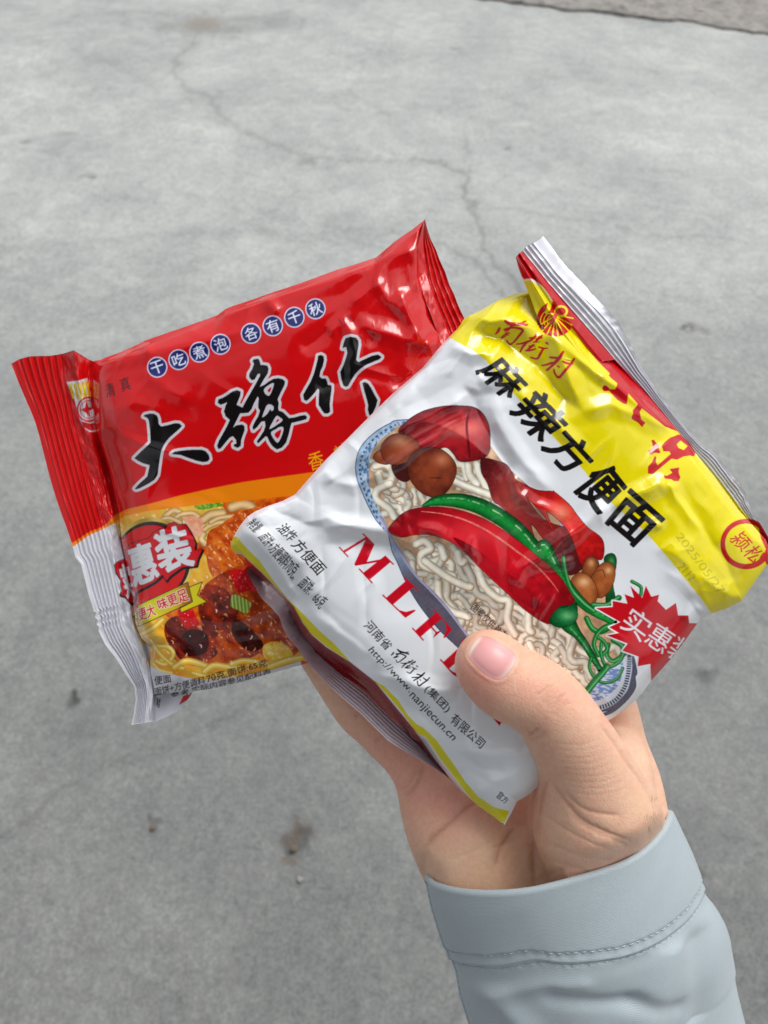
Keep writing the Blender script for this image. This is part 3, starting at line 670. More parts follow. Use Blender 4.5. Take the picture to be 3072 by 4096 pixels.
# shield emblem on the side
sh = z1([(440, 378), (520, 368), (580, 350), (592, 420), (604, 520), (622, 640), (636, 708), (592, 711), (545, 672), (520, 600), (495, 500)])
ca.poly(sh, (216, 216, 220))
for x in (455, 485, 512, 540, 566): ca.poly(z1([(x, 396 - (x - 455) * .18), (x + 19, 393 - (x - 455) * .18), (x + 40, 485), (x + 25, 490)]), (222, 196, 16))
ca.poly(z1([(548, 676), (600, 700), (634, 698), (636, 640), (600, 645), (540, 620)]), (200, 20, 30)); ca.poly(z1([(530, 600), (545, 640), (600, 655), (628, 650), (622, 560), (560, 540)]), (216, 216, 222))
ca.outline(z1(ell(588, 560, 74, 78)), 3.2, (206, 24, 34)); ca.outline(z1(ell(588, 560, 55, 60)), 1.2, (206, 24, 34))
st = [(575, 500), (585, 545), (630, 545), (592, 570), (600, 615), (572, 585), (535, 560), (565, 548)]; ca.poly(z1(st), (206, 24, 34))
ca.poly(z1([(625, 340), (700, 320), (700, 720), (640, 720)]), RED)
# trademark flick lines beside the badge-free corner
for p, q in [((757, 793), (775, 822)), ((785, 788), (797, 812)), ((815, 765), (850, 805))]: ca.tube(z2([p, q]), 1.6, (60, 20, 40))

# ================================================================== ARTWORK: white packet
WH = (234, 238, 242); YE = (238, 222, 6); RD = (196, 8, 22)
cb = Canvas(880, 900, 3200, 3420, WH)
bnd = z4([(-40, 560), (20, 600), (60, 622), (130, 660), (190, 708), (260, 800), (370, 920), (500, 1060), (600, 1170), (690, 1270)]) + z6([(500, 262), (620, 390), (760, 500), (850, 590), (980, 740), (1110, 900), (1200, 1010), (1275, 1120)])
cb.poly(bnd + [(2900, 2650), (3300, 2300), (3200, 1800), (2500, 900), (1800, 900), (1700, 1200)], YE)
cb.poly(z4([(390, 285), (420, 283), (470, 315), (520, 372), (600, 490), (700, 625), (770, 710), (860, 800), (1000, 955), (1120, 1050), (1190, 1078), (1270, 1190), (1290, 1195), (1700, 1560), (1500, 900), (700, 0), (200, 0), (300, 200)]), RD)
cb.tube(crom(z4([(380, 292), (420, 286), (465, 312), (500, 350), (545, 420)]), 6), 5, (236, 232, 226))
cb.poly(z4([(340, 170), (375, 135), (520, 310), (700, 520), (850, 690), (1000, 850), (1100, 965), (1190, 1075), (1280, 1190), (1380, 1310), (1480, 1435), (1700, 1700), (1900, 1500), (900, 0), (300, 0)]), (222, 222, 230))
# wheel emblem
cb.poly(z4(ell(550, 490, 96, 92)), RD)
for k, a in enumerate(np.linspace(.2, 2.6, 9)):
    p = (520 + 6 * k, 462); cb.tube(z4([p, (p[0] + 125 * math.cos(a), p[1] + 125 * math.sin(a))]), 2.8, YE)
for r_q in (30, 46, 62): cb.tube(z4([(540 + r_q * math.cos(q) * 1.1, 500 + r_q * math.sin(q)) for q in np.linspace(2.7, 4.2, 10)]), 2.2, YE)
cb.outline(z4(ell(580, 450, 30, 26, 20)), 5, YE); cb.poly(z4([(515, 395), (535, 400), (525, 440), (500, 470), (495, 455)]), YE)
cb.tube(z4([(530, 510), (560, 455)]), 8, (214, 90, 70))
nan = [([(335, 215), (400, 250), (520, 255), (632, 265)], 17), ([(610, 213), (560, 235), (500, 250)], 8), ([(435, 255), (405, 300), (365, 345)], 10), ([(258, 305), (240, 350), (207, 385)], 13),
       ([(320, 325), (440, 300), (555, 322), (560, 355), (500, 430), (450, 490), (397, 522), (350, 468)], 11), ([(360, 382), (320, 410), (290, 435)], 15), ([(330, 345), (385, 330)], 9), ([(345, 368), (400, 372)], 9), ([(330, 395), (380, 402)], 9)]
jie = [([(752, 378), (722, 428), (652, 440)], 11), ([(720, 440), (650, 480), (560, 510), (482, 520)], 10), ([(625, 490), (565, 560), (533, 625)], 12), ([(822, 405), (780, 440), (735, 490)], 13), ([(745, 452), (830, 437)], 9), ([(715, 492), (790, 488)], 9),
       ([(712, 525), (660, 570), (605, 612)], 11), ([(650, 545), (735, 545)], 9), ([(605, 608), (680, 600), (742, 578)], 9), ([(882, 502), (905, 520)], 16), ([(778, 556), (840, 575), (900, 574)], 9), ([(840, 580), (805, 640), (757, 712), (668, 692)], 11)]
cun = [([(1103, 622), (1060, 690), (1010, 750), (940, 820), (882, 868)], 16), ([(925, 695), (1000, 700), (1075, 702)], 11), ([(965, 760), (890, 790), (815, 804)], 10), ([(1035, 812), (1055, 828)], 14), ([(1098, 748), (1160, 775), (1232, 782)], 11),
       ([(1250, 712), (1200, 790), (1130, 870), (1050, 958), (1000, 920), (978, 852)], 13)]
CR = (204, 20, 40)
strokes(cb, nan + jie + cun, a4, CR, .3014 * 1.3)
def small(pts):    # the same hand, printed small and black
    out = []
    for p in pts:
        dx, dy = p[0] - 735, p[1] - 580; k = .3014 * .453 * 1.2; a = math.radians(13)
        out.append((1641 + k * (dx * math.cos(a) - dy * math.sin(a)), 2671 + k * (dx * math.sin(a) + dy * math.cos(a))))
    return out
strokes(cb, nan + jie + cun, small, (26, 22, 26), .3014 * .66)
# large partly folded characters
big = [a5([(340, 290), (430, 375), (585, 520), (570, 610), (555, 720), (510, 710), (430, 660), (320, 540), (250, 545), (228, 510), (250, 468), (290, 475), (330, 520), (400, 520), (425, 470), (430, 440), (350, 375), (318, 340)]),
       a5([(620, 595), (660, 600), (750, 680), (850, 785), (770, 750), (725, 820), (745, 920), (800, 965), (757, 1022), (700, 960), (620, 915), (620, 880), (640, 850), (635, 800), (690, 740), (705, 700), (640, 640)]),
       a5([(880, 1200), (910, 1190), (950, 1240), (985, 1260), (975, 1310), (1005, 1360), (980, 1370), (930, 1360), (860, 1390), (840, 1340), (900, 1290), (895, 1240)]),
       a5([(1015, 1280), (1060, 1220), (1130, 1165), (1250, 1120), (1310, 1160), (1400, 1260), (1465, 1360), (1450, 1410), (1390, 1400), (1310, 1410), (1220, 1455), (1150, 1440), (900, 1645), (835, 1640), (835, 1550), (890, 1490), (925, 1410),
           (945, 1420), (940, 1490), (965, 1530), (1140, 1380), (1120, 1345), (1040, 1345), (1030, 1300)]),
       a5([(1125, 1580), (1250, 1560), (1240, 1620), (1265, 1690), (1240, 1740), (1180, 1740), (1150, 1715), (1060, 1705), (1045, 1665), (1090, 1670), (1160, 1630)])]
for P in big: cb.poly(P, RD)
cb.poly(a5([(1215, 1250), (1270, 1200), (1365, 1275), (1310, 1330), (1240, 1300)]), YE)

# bowl of noodles
bowl = z5([(520, 300), (430, 325), (350, 370), (270, 440), (225, 510), (205, 600), (215, 690), (250, 780), (290, 870), (340, 960), (400, 1030)]) + z7([(905, 190), (925, 280), (955, 345), (1010, 470), (1090, 600), (1190, 720), (1290, 815), (1400, 930), (1550, 1080)]) + \
       z8([(600, 400), (820, 470), (930, 485), (1000, 465)]) + z6([(420, 1800), (520, 1815), (610, 1780), (700, 1700), (752, 1620), (750, 1550), (760, 1500)]) + z6([(700, 1300), (500, 900), (300, 500)]) + z5([(1300, 700), (1100, 500), (1000, 300)])
inner = z5([(540, 330), (440, 380), (360, 440), (300, 540), (290, 640), (300, 760), (340, 860), (390, 950), (430, 1040)]) + z7([(960, 250), (1050, 400), (1150, 500), (1240, 600), (1345, 742), (1500, 900), (1650, 1050)]) + \
        z8([(700, 330), (880, 370)]) + z6([(370, 1640), (450, 1600), (560, 1500), (660, 1350), (600, 1000), (350, 700)]) + z5([(1500, 900), (1200, 600), (1000, 400)])
cb.outline(bowl, 3, (50, 60, 100), 5)
def bowlcol(x, y):
    n = vnoise(x / 9, y / 22, 101, 4)[:, None]; up = smoothstep(2150, 1950, y)[:, None]
    side = np.array([92, 88, 104]) + (vnoise(x / 2.5, y / 2.5, 103, 1)[:, None] - .5) * 22
    ln = smoothstep(2350, 2150, y)[:, None]
    blue = np.array([120, 158, 196]) * (1 - n) + np.array([196, 214, 232]) * n
    return side * (1 - ln) + blue * ln
cb.poly(bowl, bowlcol, 5)
def rimblue(x, y):
    n = vnoise(x / 7, y / 12, 105, 4); n = smoothstep(.40, .56, n)[:, None]; return np.array([70, 118, 170]) * (1 - n) + np.array([180, 200, 224]) * n
cb.poly(z5([(520, 305), (440, 330), (350, 400), (280, 470), (240, 560), (235, 660), (270, 760), (320, 880), (380, 980), (430, 1040), (440, 900), (420, 700), (480, 500), (540, 360)]), rimblue, 5)
rope = lambda s, t, x, y: np.where((np.sin(t * 210)[:, None] > -.1) & (np.abs(s)[:, None] < .8), [30, 44, 74], [206, 214, 226])
cb.tube(crom(z5([(470, 330), (380, 380), (300, 450), (250, 530), (232, 620), (245, 710), (285, 820), (335, 930), (400, 1030)]), 8), 5, lambda s, t, x, y: np.where((np.sin(t * 150)[:, None] > 0) & (np.abs(s)[:, None] < .7), [50, 80, 120], [160, 190, 216]))
cb.tube(crom(z7([(860, 100), (905, 175), (955, 260), (1050, 400), (1150, 505), (1240, 605), (1345, 745)]), 8), 9, lambda s, t, x, y: np.array([150, 148, 178]) + s[:, None] * 30)
cb.tube(crom(z7([(890, 120), (925, 190), (965, 255), (1058, 392), (1158, 497), (1250, 600), (1355, 735)]), 8), 3, (225, 222, 226))
# right end of the plate
plate = z6([(250, 1600), (400, 1560), (560, 1500), (690, 1400), (722, 1420), (735, 1480), (720, 1580), (690, 1660), (600, 1740), (500, 1785), (400, 1790), (300, 1760)])
cb.poly(plate, (214, 220, 232), 5); cb.outline(plate, 1.5, (60, 90, 140), 5)
def mott(x, y):
    n = vnoise(x / 14, y / 5, 107, 4); n = smoothstep(.44, .56, n)[:, None]; return np.array([112, 140, 196]) * (1 - n) + np.array([212, 220, 236]) * n
cb.poly(z6([(330, 1640), (480, 1560), (600, 1480), (660, 1430), (668, 1500), (640, 1600), (560, 1680), (460, 1720), (380, 1710)]), mott, 4)
cb.tube(crom(z6([(380, 1755), (450, 1765), (540, 1750), (620, 1705), (675, 1630), (700, 1550), (710, 1470), (712, 1410)]), 10), 10.5, rope)
cb.poly(inner, lambda x, y: np.array([196, 156, 120]) + ((vnoise(x / 30, y / 30, 110, 3) - .5) * 90)[:, None] * np.array([1, .9, .8]), 5)
IM = cb.full(crom([p[:2] for p in inner], 5, True))
def noodle(pts, r, tint=1.0):
    P = crom(pts, 7)
    cb.tube(P + np.array([2.5, 3.0]), r * 1.08, lambda s, t, x, y: np.array([172, 134, 98]) + 0 * s[:, None], IM)
    cb.tube(P, r, lambda s, t, x, y: (np.array([248, 241, 222]) * tint) * (1 - .34 * np.abs(s[:, None] - .15) ** 2.2) + ((vnoise(x / 20, y / 20, 9, 2) - .5) * 26)[:, None] * np.array([1, 1, 1.3]), IM)
r_ = np.random.RandomState(12)
def heap(poly, n, direc, rad, seed, Lr=(70, 190), wav=14):
    rr = np.random.RandomState(seed); P = np.array([p[:2] for p in poly]); x0, y0 = P.min(0); x1, y1 = P.max(0); m = cb.full(poly); k = 0
    while k < n:
        x, y = rr.uniform(x0, x1), rr.uniform(y0, y1)
        if not m[min(max(int(y) - cb.y0, 0), cb.h - 1), min(max(int(x) - cb.x0, 0), cb.w - 1)]: continue
        k += 1; a = direc + rr.normal(0, .30); L = rr.uniform(*Lr); ph = rr.uniform(0, 6); fr = rr.uniform(1.5, 3.2); am = wav * rr.uniform(.3, 1.3); pts = []
        for t in np.linspace(0, 1, 9):
            o_ = am * math.sin(ph + t * fr * 3); pts.append((x + L * t * math.cos(a) - o_ * math.sin(a), y + L * t * math.sin(a) + o_ * math.cos(a))); a += rr.normal(0, .12)
        noodle(pts, rad * rr.uniform(.85, 1.15), rr.uniform(.84, 1.02))
heap(z5([(440, 1080), (600, 1080), (900, 1150), (1150, 1350), (1350, 1560), (1500, 1650), (1659, 1750), (1800, 2000), (1500, 2100), (1150, 1825), (900, 1650), (640, 1330), (520, 1180)]), 110, 1.02, 14.0, 21, (130, 300), 15)
heap(z6([(0, 1100), (150, 1180), (300, 1210), (420, 1380), (440, 1520), (400, 1620), (250, 1640), (0, 1400)]), 48, 1.1, 13.5, 22, (70, 170), 16)
heap(z5([(300, 560), (460, 600), (560, 740), (680, 800), (600, 880), (440, 1000), (380, 940), (310, 780)]), 20, 1.1, 13, 23, (60, 140))
heap(z5([(790, 470), (900, 560), (1040, 580), (1110, 820), (1000, 800), (860, 790), (780, 760), (860, 640)]), 18, .7, 13, 24, (60, 140))
for pts in [[(330, 600), (400, 590), (445, 640), (430, 710), (370, 720), (350, 660)], [(430, 720), (350, 760), (340, 820), (420, 880), (460, 940)], [(600, 1120), (660, 1100), (700, 1150), (640, 1190), (650, 1260), (760, 1300), (850, 1330)],
            [(800, 490), (840, 520), (860, 580), (920, 600), (940, 680)], [(950, 600), (960, 660), (1010, 720)], [(1010, 590), (1020, 640), (1060, 720), (1100, 800)], [(860, 700), (920, 730), (1000, 760), (1090, 790)],
            [(660, 1230), (740, 1290), (830, 1350), (940, 1400), (960, 1400)], [(1010, 1280), (1060, 1400), (1150, 1480), (1220, 1500), (1210, 1620), (1260, 1720)], [(750, 1380), (760, 1480), (830, 1560), (950, 1600)],
            [(880, 1180), (900, 1240), (920, 1230)], [(770, 1140), (790, 1210)], [(1350, 1580), (1350, 1680), (1370, 1700)]]:
    noodle(z5(pts), 15.5, 1.02)
def blob(cv, P, dark, mid, light, seed, lc, lr, sc=26, edge=True, smooth=6, cl=None):
    P = crom([p[:2] for p in P], smooth, True); c = P.mean(0); ext = (P.max(0) - P.min(0)) / 2; dark, mid, light = map(np.array, (dark, mid, light))
    def f(x, y):
        n = vnoise(x / sc, y / sc, seed, 4)[:, None]; v = (((x - c[0]) / ext[0]) ** 2 + ((y - c[1]) / ext[1]) ** 2)[:, None]
        base = mid + (dark - mid) * np.clip(v * .8 + (n - .5) * 1.0, 0, 1)
        g = np.exp(-(((x - lc[0]) / lr[0]) ** 2 + ((y - lc[1]) / lr[1]) ** 2))[:, None] * (.6 + .6 * n)
        return np.clip(base + (light - base) * np.clip(g, 0, 1), 0, 255)
    if edge: cv.outline(P, 1.6, tuple(int(q * .4) for q in dark))
    m, bx = cv.pmask(P); cv.put(m, bx, f)
D5 = lambda x, y: z5([(x, y)])[0]
blob(cb, z5([(490, 380), (540, 310), (620, 255), (700, 225), (800, 206), (900, 205), (990, 215), (1050, 260), (1088, 340), (1096, 440), (1090, 510), (1050, 550), (960, 572), (890, 570), (850, 520), (800, 480), (700, 500), (600, 480)]), (108, 14, 24), (202, 32, 42), (246, 130, 116), 131, D5(900, 350), (90, 36))
for pts, r in [([(560, 420), (720, 340), (900, 250)], 13), ([(600, 470), (760, 380), (940, 270)], 5)]: cb.tube(crom(z5(pts), 6), r, lambda s, t, x, y: np.array([214, 70, 76]) - 40 * np.abs(s[:, None]))
cb.tube(crom(z5([(960, 230), (940, 330), (950, 440), (960, 540)]), 6), 5, (120, 14, 26))
cb.poly(z5([(440, 600), (520, 560), (600, 560), (560, 700), (480, 690)]), (74, 24, 22), 4)
blob(cb, z5([(320, 540), (370, 500), (430, 530), (420, 590), (350, 580)]), (120, 52, 30), (150, 72, 44), (190, 120, 80), 133, D5(370, 520), (20, 14))
blob(cb, z5([(375, 470), (440, 400), (520, 395), (600, 430), (630, 500), (580, 560), (500, 590), (430, 590), (380, 540)]), (122, 50, 32), (168, 78, 48), (226, 150, 110), 134, D5(500, 440), (40, 24))
blob(cb, z5([(545, 600), (580, 520), (670, 482), (760, 490), (840, 550), (872, 620), (850, 710), (790, 790), (720, 810), (640, 780), (570, 700)]), (92, 32, 20), (150, 66, 36), (214, 130, 92), 135, D5(780, 560), (34, 28))
cb.tube(z5([(700, 682), (770, 684)]), 1.6, (60, 20, 14))
jerky = z5([(1035, 560), (1080, 555), (1140, 570), (1210, 600), (1270, 700), (1330, 800), (1450, 960)]) + z6([(330, 560), (420, 760), (400, 800), (330, 850), (270, 830), (160, 660), (40, 500)]) + z5([(1400, 1130), (1300, 1000), (1180, 880), (1115, 830), (1080, 720), (1040, 650)])
blob(cb, jerky, (88, 18, 22), (160, 42, 42), (180, 76, 66), 136, D5(1250, 800), (60, 80), 9, smooth=3)
blob(cb, z5([(1270, 705), (1400, 762), (1510, 772)]) + z6([(200, 285), (300, 370), (360, 450), (430, 530), (520, 600), (540, 680), (520, 750), (450, 730), (390, 790), (300, 560), (150, 420)]) + z5([(1520, 1040), (1450, 930), (1350, 820)]), (164, 8, 12), (230, 30, 24), (250, 140, 110), 137, z6([(250, 430)])[0], (50, 40), 16)
blob(cb, z6([(540, 750), (560, 715), (600, 708), (622, 740), (620, 800), (600, 900), (615, 1000), (640, 1050), (560, 1060), (555, 960), (560, 860)]), (6, 60, 26), (16, 106, 46), (60, 150, 80), 138, z6([(590, 760)])[0], (12, 20))
blob(cb, z6([(390, 820), (420, 745), (460, 728), (500, 760), (500, 820), (450, 890), (400, 870)]), (104, 48, 20), (158, 84, 40), (220, 160, 110), 139, z6([(450, 770)])[0], (14, 16))
blob(cb, z6([(445, 900), (500, 800), (550, 765), (600, 780), (615, 850), (590, 940), (540, 1000), (490, 1000)]), (112, 52, 20), (176, 96, 46), (230, 176, 124), 140, z6([(570, 820)])[0], (16, 16))
cb.tube(crom(z6([(490, 830), (530, 820), (548, 872)]), 5), 1.5, (80, 40, 20))
blob(cb, z6([(315, 890), (360, 840), (420, 850), (475, 910), (495, 990), (470, 1050), (420, 1075), (360, 1020), (325, 950)]), (130, 66, 28), (190, 108, 54), (232, 180, 130), 141, z6([(400, 900)])[0], (26, 20))
def chili(pts, rad, dark, mid, light, hl=-.35, seed=7):
    P = crom([(x, y, r) for (x, y), r in zip(pts, rad)], 8); dark, mid, light = map(np.array, (dark, mid, light))
    cb.tube(P[:, :2], P[:, 2] + 1.6, tuple(int(q * .45) for q in dark))
    def f(s, t, x, y):
        s = s[:, None]; c = mid + (dark - mid) * np.clip(np.abs(s - .1) ** 1.6 * 1.05, 0, 1)
        n = vnoise(x / 10, y / 10, seed, 3)[:, None]
        return c + (light - c) * np.exp(-((s - hl) / .10) ** 2) * smoothstep(.42, .62, n) * np.sin(np.pi * np.clip(t, 0, 1))[:, None] ** .5 + (n - .5) * 22
    cb.tube(P[:, :2], P[:, 2], f)
chili(z5([(650, 868), (740, 835), (880, 832), (1020, 868), (1150, 935), (1270, 1022), (1350, 1110), (1430, 1200)]) + z6([(130, 660), (200, 790), (270, 900), (340, 990), (420, 1070), (520, 1130), (610, 1180)]),
      [3, 18, 27, 30, 31, 31, 31, 30, 27, 24, 21, 19, 17, 15, 10], (4, 74, 30), (22, 152, 58), (216, 242, 196), -.3)
blob(cb, z5([(420, 1030), (470, 960), (540, 905), (640, 880), (760, 876), (900, 900), (1040, 950), (1180, 1030), (1320, 1130), (1440, 1230), (1560, 1340), (1630, 1450), (1655, 1500), (1600, 1540), (1540, 1560), (1500, 1640), (1450, 1640),
                (1330, 1560), (1200, 1440), (1080, 1330), (1000, 1250), (900, 1150), (800, 1090), (700, 1060), (600, 1060), (500, 1075)]), (140, 4, 18), (220, 16, 34), (232, 50, 60), 142, D5(1000, 1050), (160, 60), 30)
def ridge(s, t, x, y): return np.array([238, 120, 110]) + ((vnoise(x / 4, y / 4, 3, 2) - .5) * 90)[:, None]
cb.tube(crom(z5([(640, 905), (800, 925), (960, 975), (1120, 1060), (1260, 1160), (1400, 1265), (1500, 1370), (1550, 1440)]), 8), [1.5 + 2.5 * math.sin(q) for q in np.linspace(0, 3.14, 57)], ridge)
blob(cb, z5([(850, 1080), (1000, 1150), (1180, 1290), (1330, 1400), (1420, 1500), (1400, 1560), (1300, 1500), (1150, 1380), (1000, 1240)]), (130, 2, 16), (188, 10, 28), (206, 20, 38), 143, D5(1100, 1250), (60, 50), 40, edge=False)
chili(z6([(270, 1120), (300, 1190), (350, 1250), (405, 1320), (460, 1410), (515, 1500)]), [34, 30, 18, 14, 12, 9], (4, 66, 30), (24, 132, 56), (150, 210, 150), .2, 9)
blob(cb, z6([(165, 1170), (215, 1090), (280, 1075), (345, 1045), (358, 1110), (350, 1160), (300, 1200), (230, 1210)]), (4, 70, 34), (20, 120, 56), (110, 180, 120), 144, z6([(290, 1130)])[0], (30, 18), 7)
GRN = lambda s, t, x, y: np.array([20, 120, 52]) + (np.array([90, 70, 70]) * np.exp(-((s[:, None] + .3) / .3) ** 2)) - 30 * s[:, None] ** 2
for pts, r in [([(262, 735), (275, 830), (310, 940), (390, 1040), (470, 1100)], 9), ([(420, 1150), (460, 1220), (520, 1240), (590, 1200)], 11), ([(600, 1190), (540, 1210), (490, 1260), (470, 1330), (500, 1400)], 9),
               ([(600, 1300), (660, 1340), (660, 1400), (600, 1440), (560, 1400), (570, 1330)], 9), ([(450, 1420), (440, 1490), (480, 1560), (550, 1590), (630, 1560), (668, 1490)], 6), ([(500, 1280), (540, 1310), (560, 1360), (520, 1400)], 8),
               ([(520, 1320), (520, 1400), (560, 1480), (640, 1450), (680, 1380)], 7), ([(730, 898), (790, 935), (790, 990)], 7), ([(560, 1480), (520, 1530), (460, 1600), (385, 1700)], 14), ([(470, 1060), (560, 1060), (640, 1010)], 12)]:
    cb.tube(crom(z6(pts), 7), r, GRN)
# star burst
sb = z6([(485, 1080), (600, 1072), (598, 1030), (700, 1050), (680, 985), (745, 1010), (720, 928), (800, 1010), (825, 928), (862, 1002), (915, 988), (905, 1032), (962, 1092), (1030, 1045), (1045, 1130), (1115, 1130), (1120, 1182), (1175, 1183),
          (1180, 1260), (1040, 1420), (862, 1575), (856, 1460), (770, 1476), (776, 1410), (665, 1370), (702, 1322), (560, 1266), (642, 1250), (575, 1210), (652, 1175)])
cb.outline(sb[-10:] + sb[:6], 6, (232, 234, 238)); cb.poly(sb, (200, 8, 26))
for g_, q in [('实', [(745, 1060), (885, 1165), (790, 1318), (640, 1212)]), ('惠', [(905, 1168), (1040, 1255), (935, 1400), (808, 1312)]), ('装', [(1050, 1258), (1175, 1340), (1070, 1490), (955, 1400)])]:
    textq(cb, g_, z6(q), (226, 228, 234), bold=.012)
# round mark on the right shoulder
cb.poly(z6(ell(1510, 642, 176, 172)), (200, 24, 22)); cb.poly(z6(ell(1508, 640, 142, 138)), YE)
cb.poly(z6([(1590, 500), (1640, 560), (1700, 640), (1700, 900), (1640, 760), (1655, 700), (1610, 600)]), (200, 24, 22))
textq(cb, '颍', z6([(1490, 548), (1560, 632), (1478, 700), (1385, 612)]), (204, 30, 26), bold=.004)
textq(cb, '松', z6([(1585, 640), (1650, 715), (1555, 785), (1478, 708)]), (204, 30, 26), bold=.004)
textq(cb, '2025/05/27', z6([(1070, 560), (1372, 955), (1330, 992), (1025, 590)]), (190, 182, 26), bold=-.012)
textq(cb, '2112', z6([(1083, 765), (1172, 862), (1130, 902), (1035, 800)]), (176, 176, 60), bold=-.012)
# main black lettering
K = (20, 16, 18)
for ch, q, f in [('麻', [(278, 668), (425, 825), (290, 918), (128, 768)], z4), ('辣', [(470, 850), (640, 1030), (462, 1140), (300, 972)], z4), ('方', [(628, 1050), (775, 1210), (615, 1315), (470, 1165)], z4),
                 ('便', [(575, 75), (705, 245), (505, 445), (310, 265)], z6), ('面', [(722, 268), (950, 472), (752, 668), (540, 490)], z6)]:
    textq(cb, ch, f(q), K, bold=.05)
textq(cb, '油炸', a6([(815, 165), (985, 330), (850, 430), (660, 250)]), K, bold=.008)
textq(cb, '方便面', a6([(1010, 370), (1368, 757), (1225, 880), (860, 470)]), K, bold=.008)
textq(cb, '净含量:', a6([(400, 92), (530, 215), (385, 310), (272, 195)]), K, bold=.002)
textq(cb, '面饼+方便调料70克,', a6([(582, 292), (1015, 745), (885, 945), (420, 365)]), K, bold=.002)
textq(cb, '面饼:', a6([(1095, 868), (1215, 985), (1095, 1140), (950, 1000)]), K, bold=.002)
textq(cb, '66克', a6([(1240, 1085), (1388, 1175), (1245, 1325), (1145, 1195)]), K, bold=.002)
textq(cb, '图案仅供参考', z5([(1000, 1505), (1218, 1718), (1180, 1758), (962, 1552)]), (40, 22, 20), bold=.004)
textq(cb, '河南省', a7([(235, 212), (482, 492), (398, 566), (140, 290)]), K, bold=.002)
textq(cb, '(集团)', a7([(885, 925), (1130, 1180), (1055, 1262), (805, 1010)]), K, bold=.002)
textq(cb, '有限公司', a7([(1170, 1240), (1510, 1560), (1440, 1650), (1095, 1345)]), K, bold=.004)
textq(cb, 'http://www.', a7([(262, 512), (700, 970), (640, 1045), (178, 570)]), K)
textq(cb, 'nanjiecun.cn', a7([(715, 1000), (1195, 1510), (1110, 1575), (630, 1080)]), K)
textq(cb, '官方', z8([(532, 805), (568, 840), (550, 862), (508, 832)]), K)
R2 = (204, 8, 34)
def serif(parts, q, f):
    TL, TR, BR, BL = [np.array(p) for p in f(q)]
    for P in parts:
        P = np.array(P, float); u, v = P[:, :1], P[:, 1:]
        cb.poly(((BL * (1 - u) + BR * u) * (1 - v) + (TL * (1 - u) + TR * u) * v).tolist(), R2)
rc = lambda x0, y0, x1, y1: [(x0, y0), (x1, y0), (x1, y1), (x0, y1)]
serif([rc(0, 0, .27, .045), rc(.11, 0, .16, 1), rc(0, .955, .32, 1), [(.12, 1), (.36, 1), (.60, .32), (.50, 0), (.47, 0)], [(.47, 0), (.51, .0), (.86, 1), (.80, 1)], rc(.72, 0, .91, 1), rc(.60, 0, 1, .045), rc(.72, .955, 1, 1)],
      [(765, 183), (935, 355), (812, 462), (628, 262)], z7)
serif([rc(.14, 0, .42, 1), rc(0, .955, .58, 1), rc(0, 0, .9, .045), [(.78, 0), (.96, 0), (1, .42), (.95, .42), (.84, .16), (.66, .04)]], [(990, 422), (1125, 552), (1003, 657), (868, 527)], z7)
serif([rc(.14, 0, .42, 1), rc(0, 0, .58, .045), rc(0, .955, .95, 1), [(.66, 1), (.95, 1), (1, .6), (.95, .6), (.84, .84), (.66, .96)], rc(.42, .5, .72, .55), [(.64, .52), (.74, .32), (.74, .72)]], [(1155, 603), (1262, 722), (1140, 829), (1033, 710)], z7)
dout = [(.5 + .5 * math.cos(q), .5 + .5 * math.sin(q)) for q in np.linspace(-1.57, 1.57, 20)]; din = [(.46 + .3 * math.cos(q), .5 + .45 * math.sin(q)) for q in np.linspace(1.57, -1.57, 20)]
serif([rc(.12, 0, .38, 1), rc(0, 0, .5, .045), rc(0, .955, .5, 1), dout + din], [(1312, 770), (1440, 910), (1310, 1022), (1188, 884)], z7)
for q in [[(1360, 1070), (1372, 1066), (1412, 1112), (1404, 1124)], [(1430, 1136), (1440, 1134), (1458, 1166), (1448, 1172)], [(1462, 1182), (1474, 1176), (1528, 1230), (1518, 1248)]]: cb.poly(z7(q), R2)
# lower-left side colours: yellow stripe, thin white, red gusset
side_red = z7([(60, 300), (95, 302), (200, 400), (300, 505), (380, 590), (430, 680), (480, 745), (560, 815), (690, 895), (830, 1005), (930, 1130), (1040, 1262), (1090, 1300), (1400, 1690), (1540, 1790), (1560, 1900), (1300, 1800), (0, 600)])
cb.poly(side_red, (158, 4, 18))  # darker than the print red: shade of the fold put into the colour
cb.poly(z7([(1040, 1230), (1095, 1275), (1180, 1400), (1290, 1540), (1400, 1660), (1545, 1770), (1520, 1800), (1380, 1700), (1260, 1560), (1150, 1420), (1060, 1290)]), (226, 226, 230))
cb.poly(z7([(18, 250), (35, 215), (62, 200), (125, 272), (190, 335), (262, 440), (345, 545), (420, 618), (520, 722), (600, 792), (692, 892), (600, 836), (540, 790), (470, 735), (420, 660), (380, 590), (300, 500), (200, 396), (92, 294), (40, 290)]), (222, 210, 10))
cb.poly(z7([(825, 998), (880, 1030), (960, 1110), (1010, 1190), (1060, 1240), (1100, 1262), (1170, 1330), (1270, 1470), (1330, 1560), (1400, 1640), (1490, 1700), (1572, 1722), (1545, 1788), (1440, 1730), (1380, 1680), (1290, 1560), (1190, 1430), (1110, 1310), (1060, 1290), (985, 1180), (900, 1080)]), (222, 210, 10))

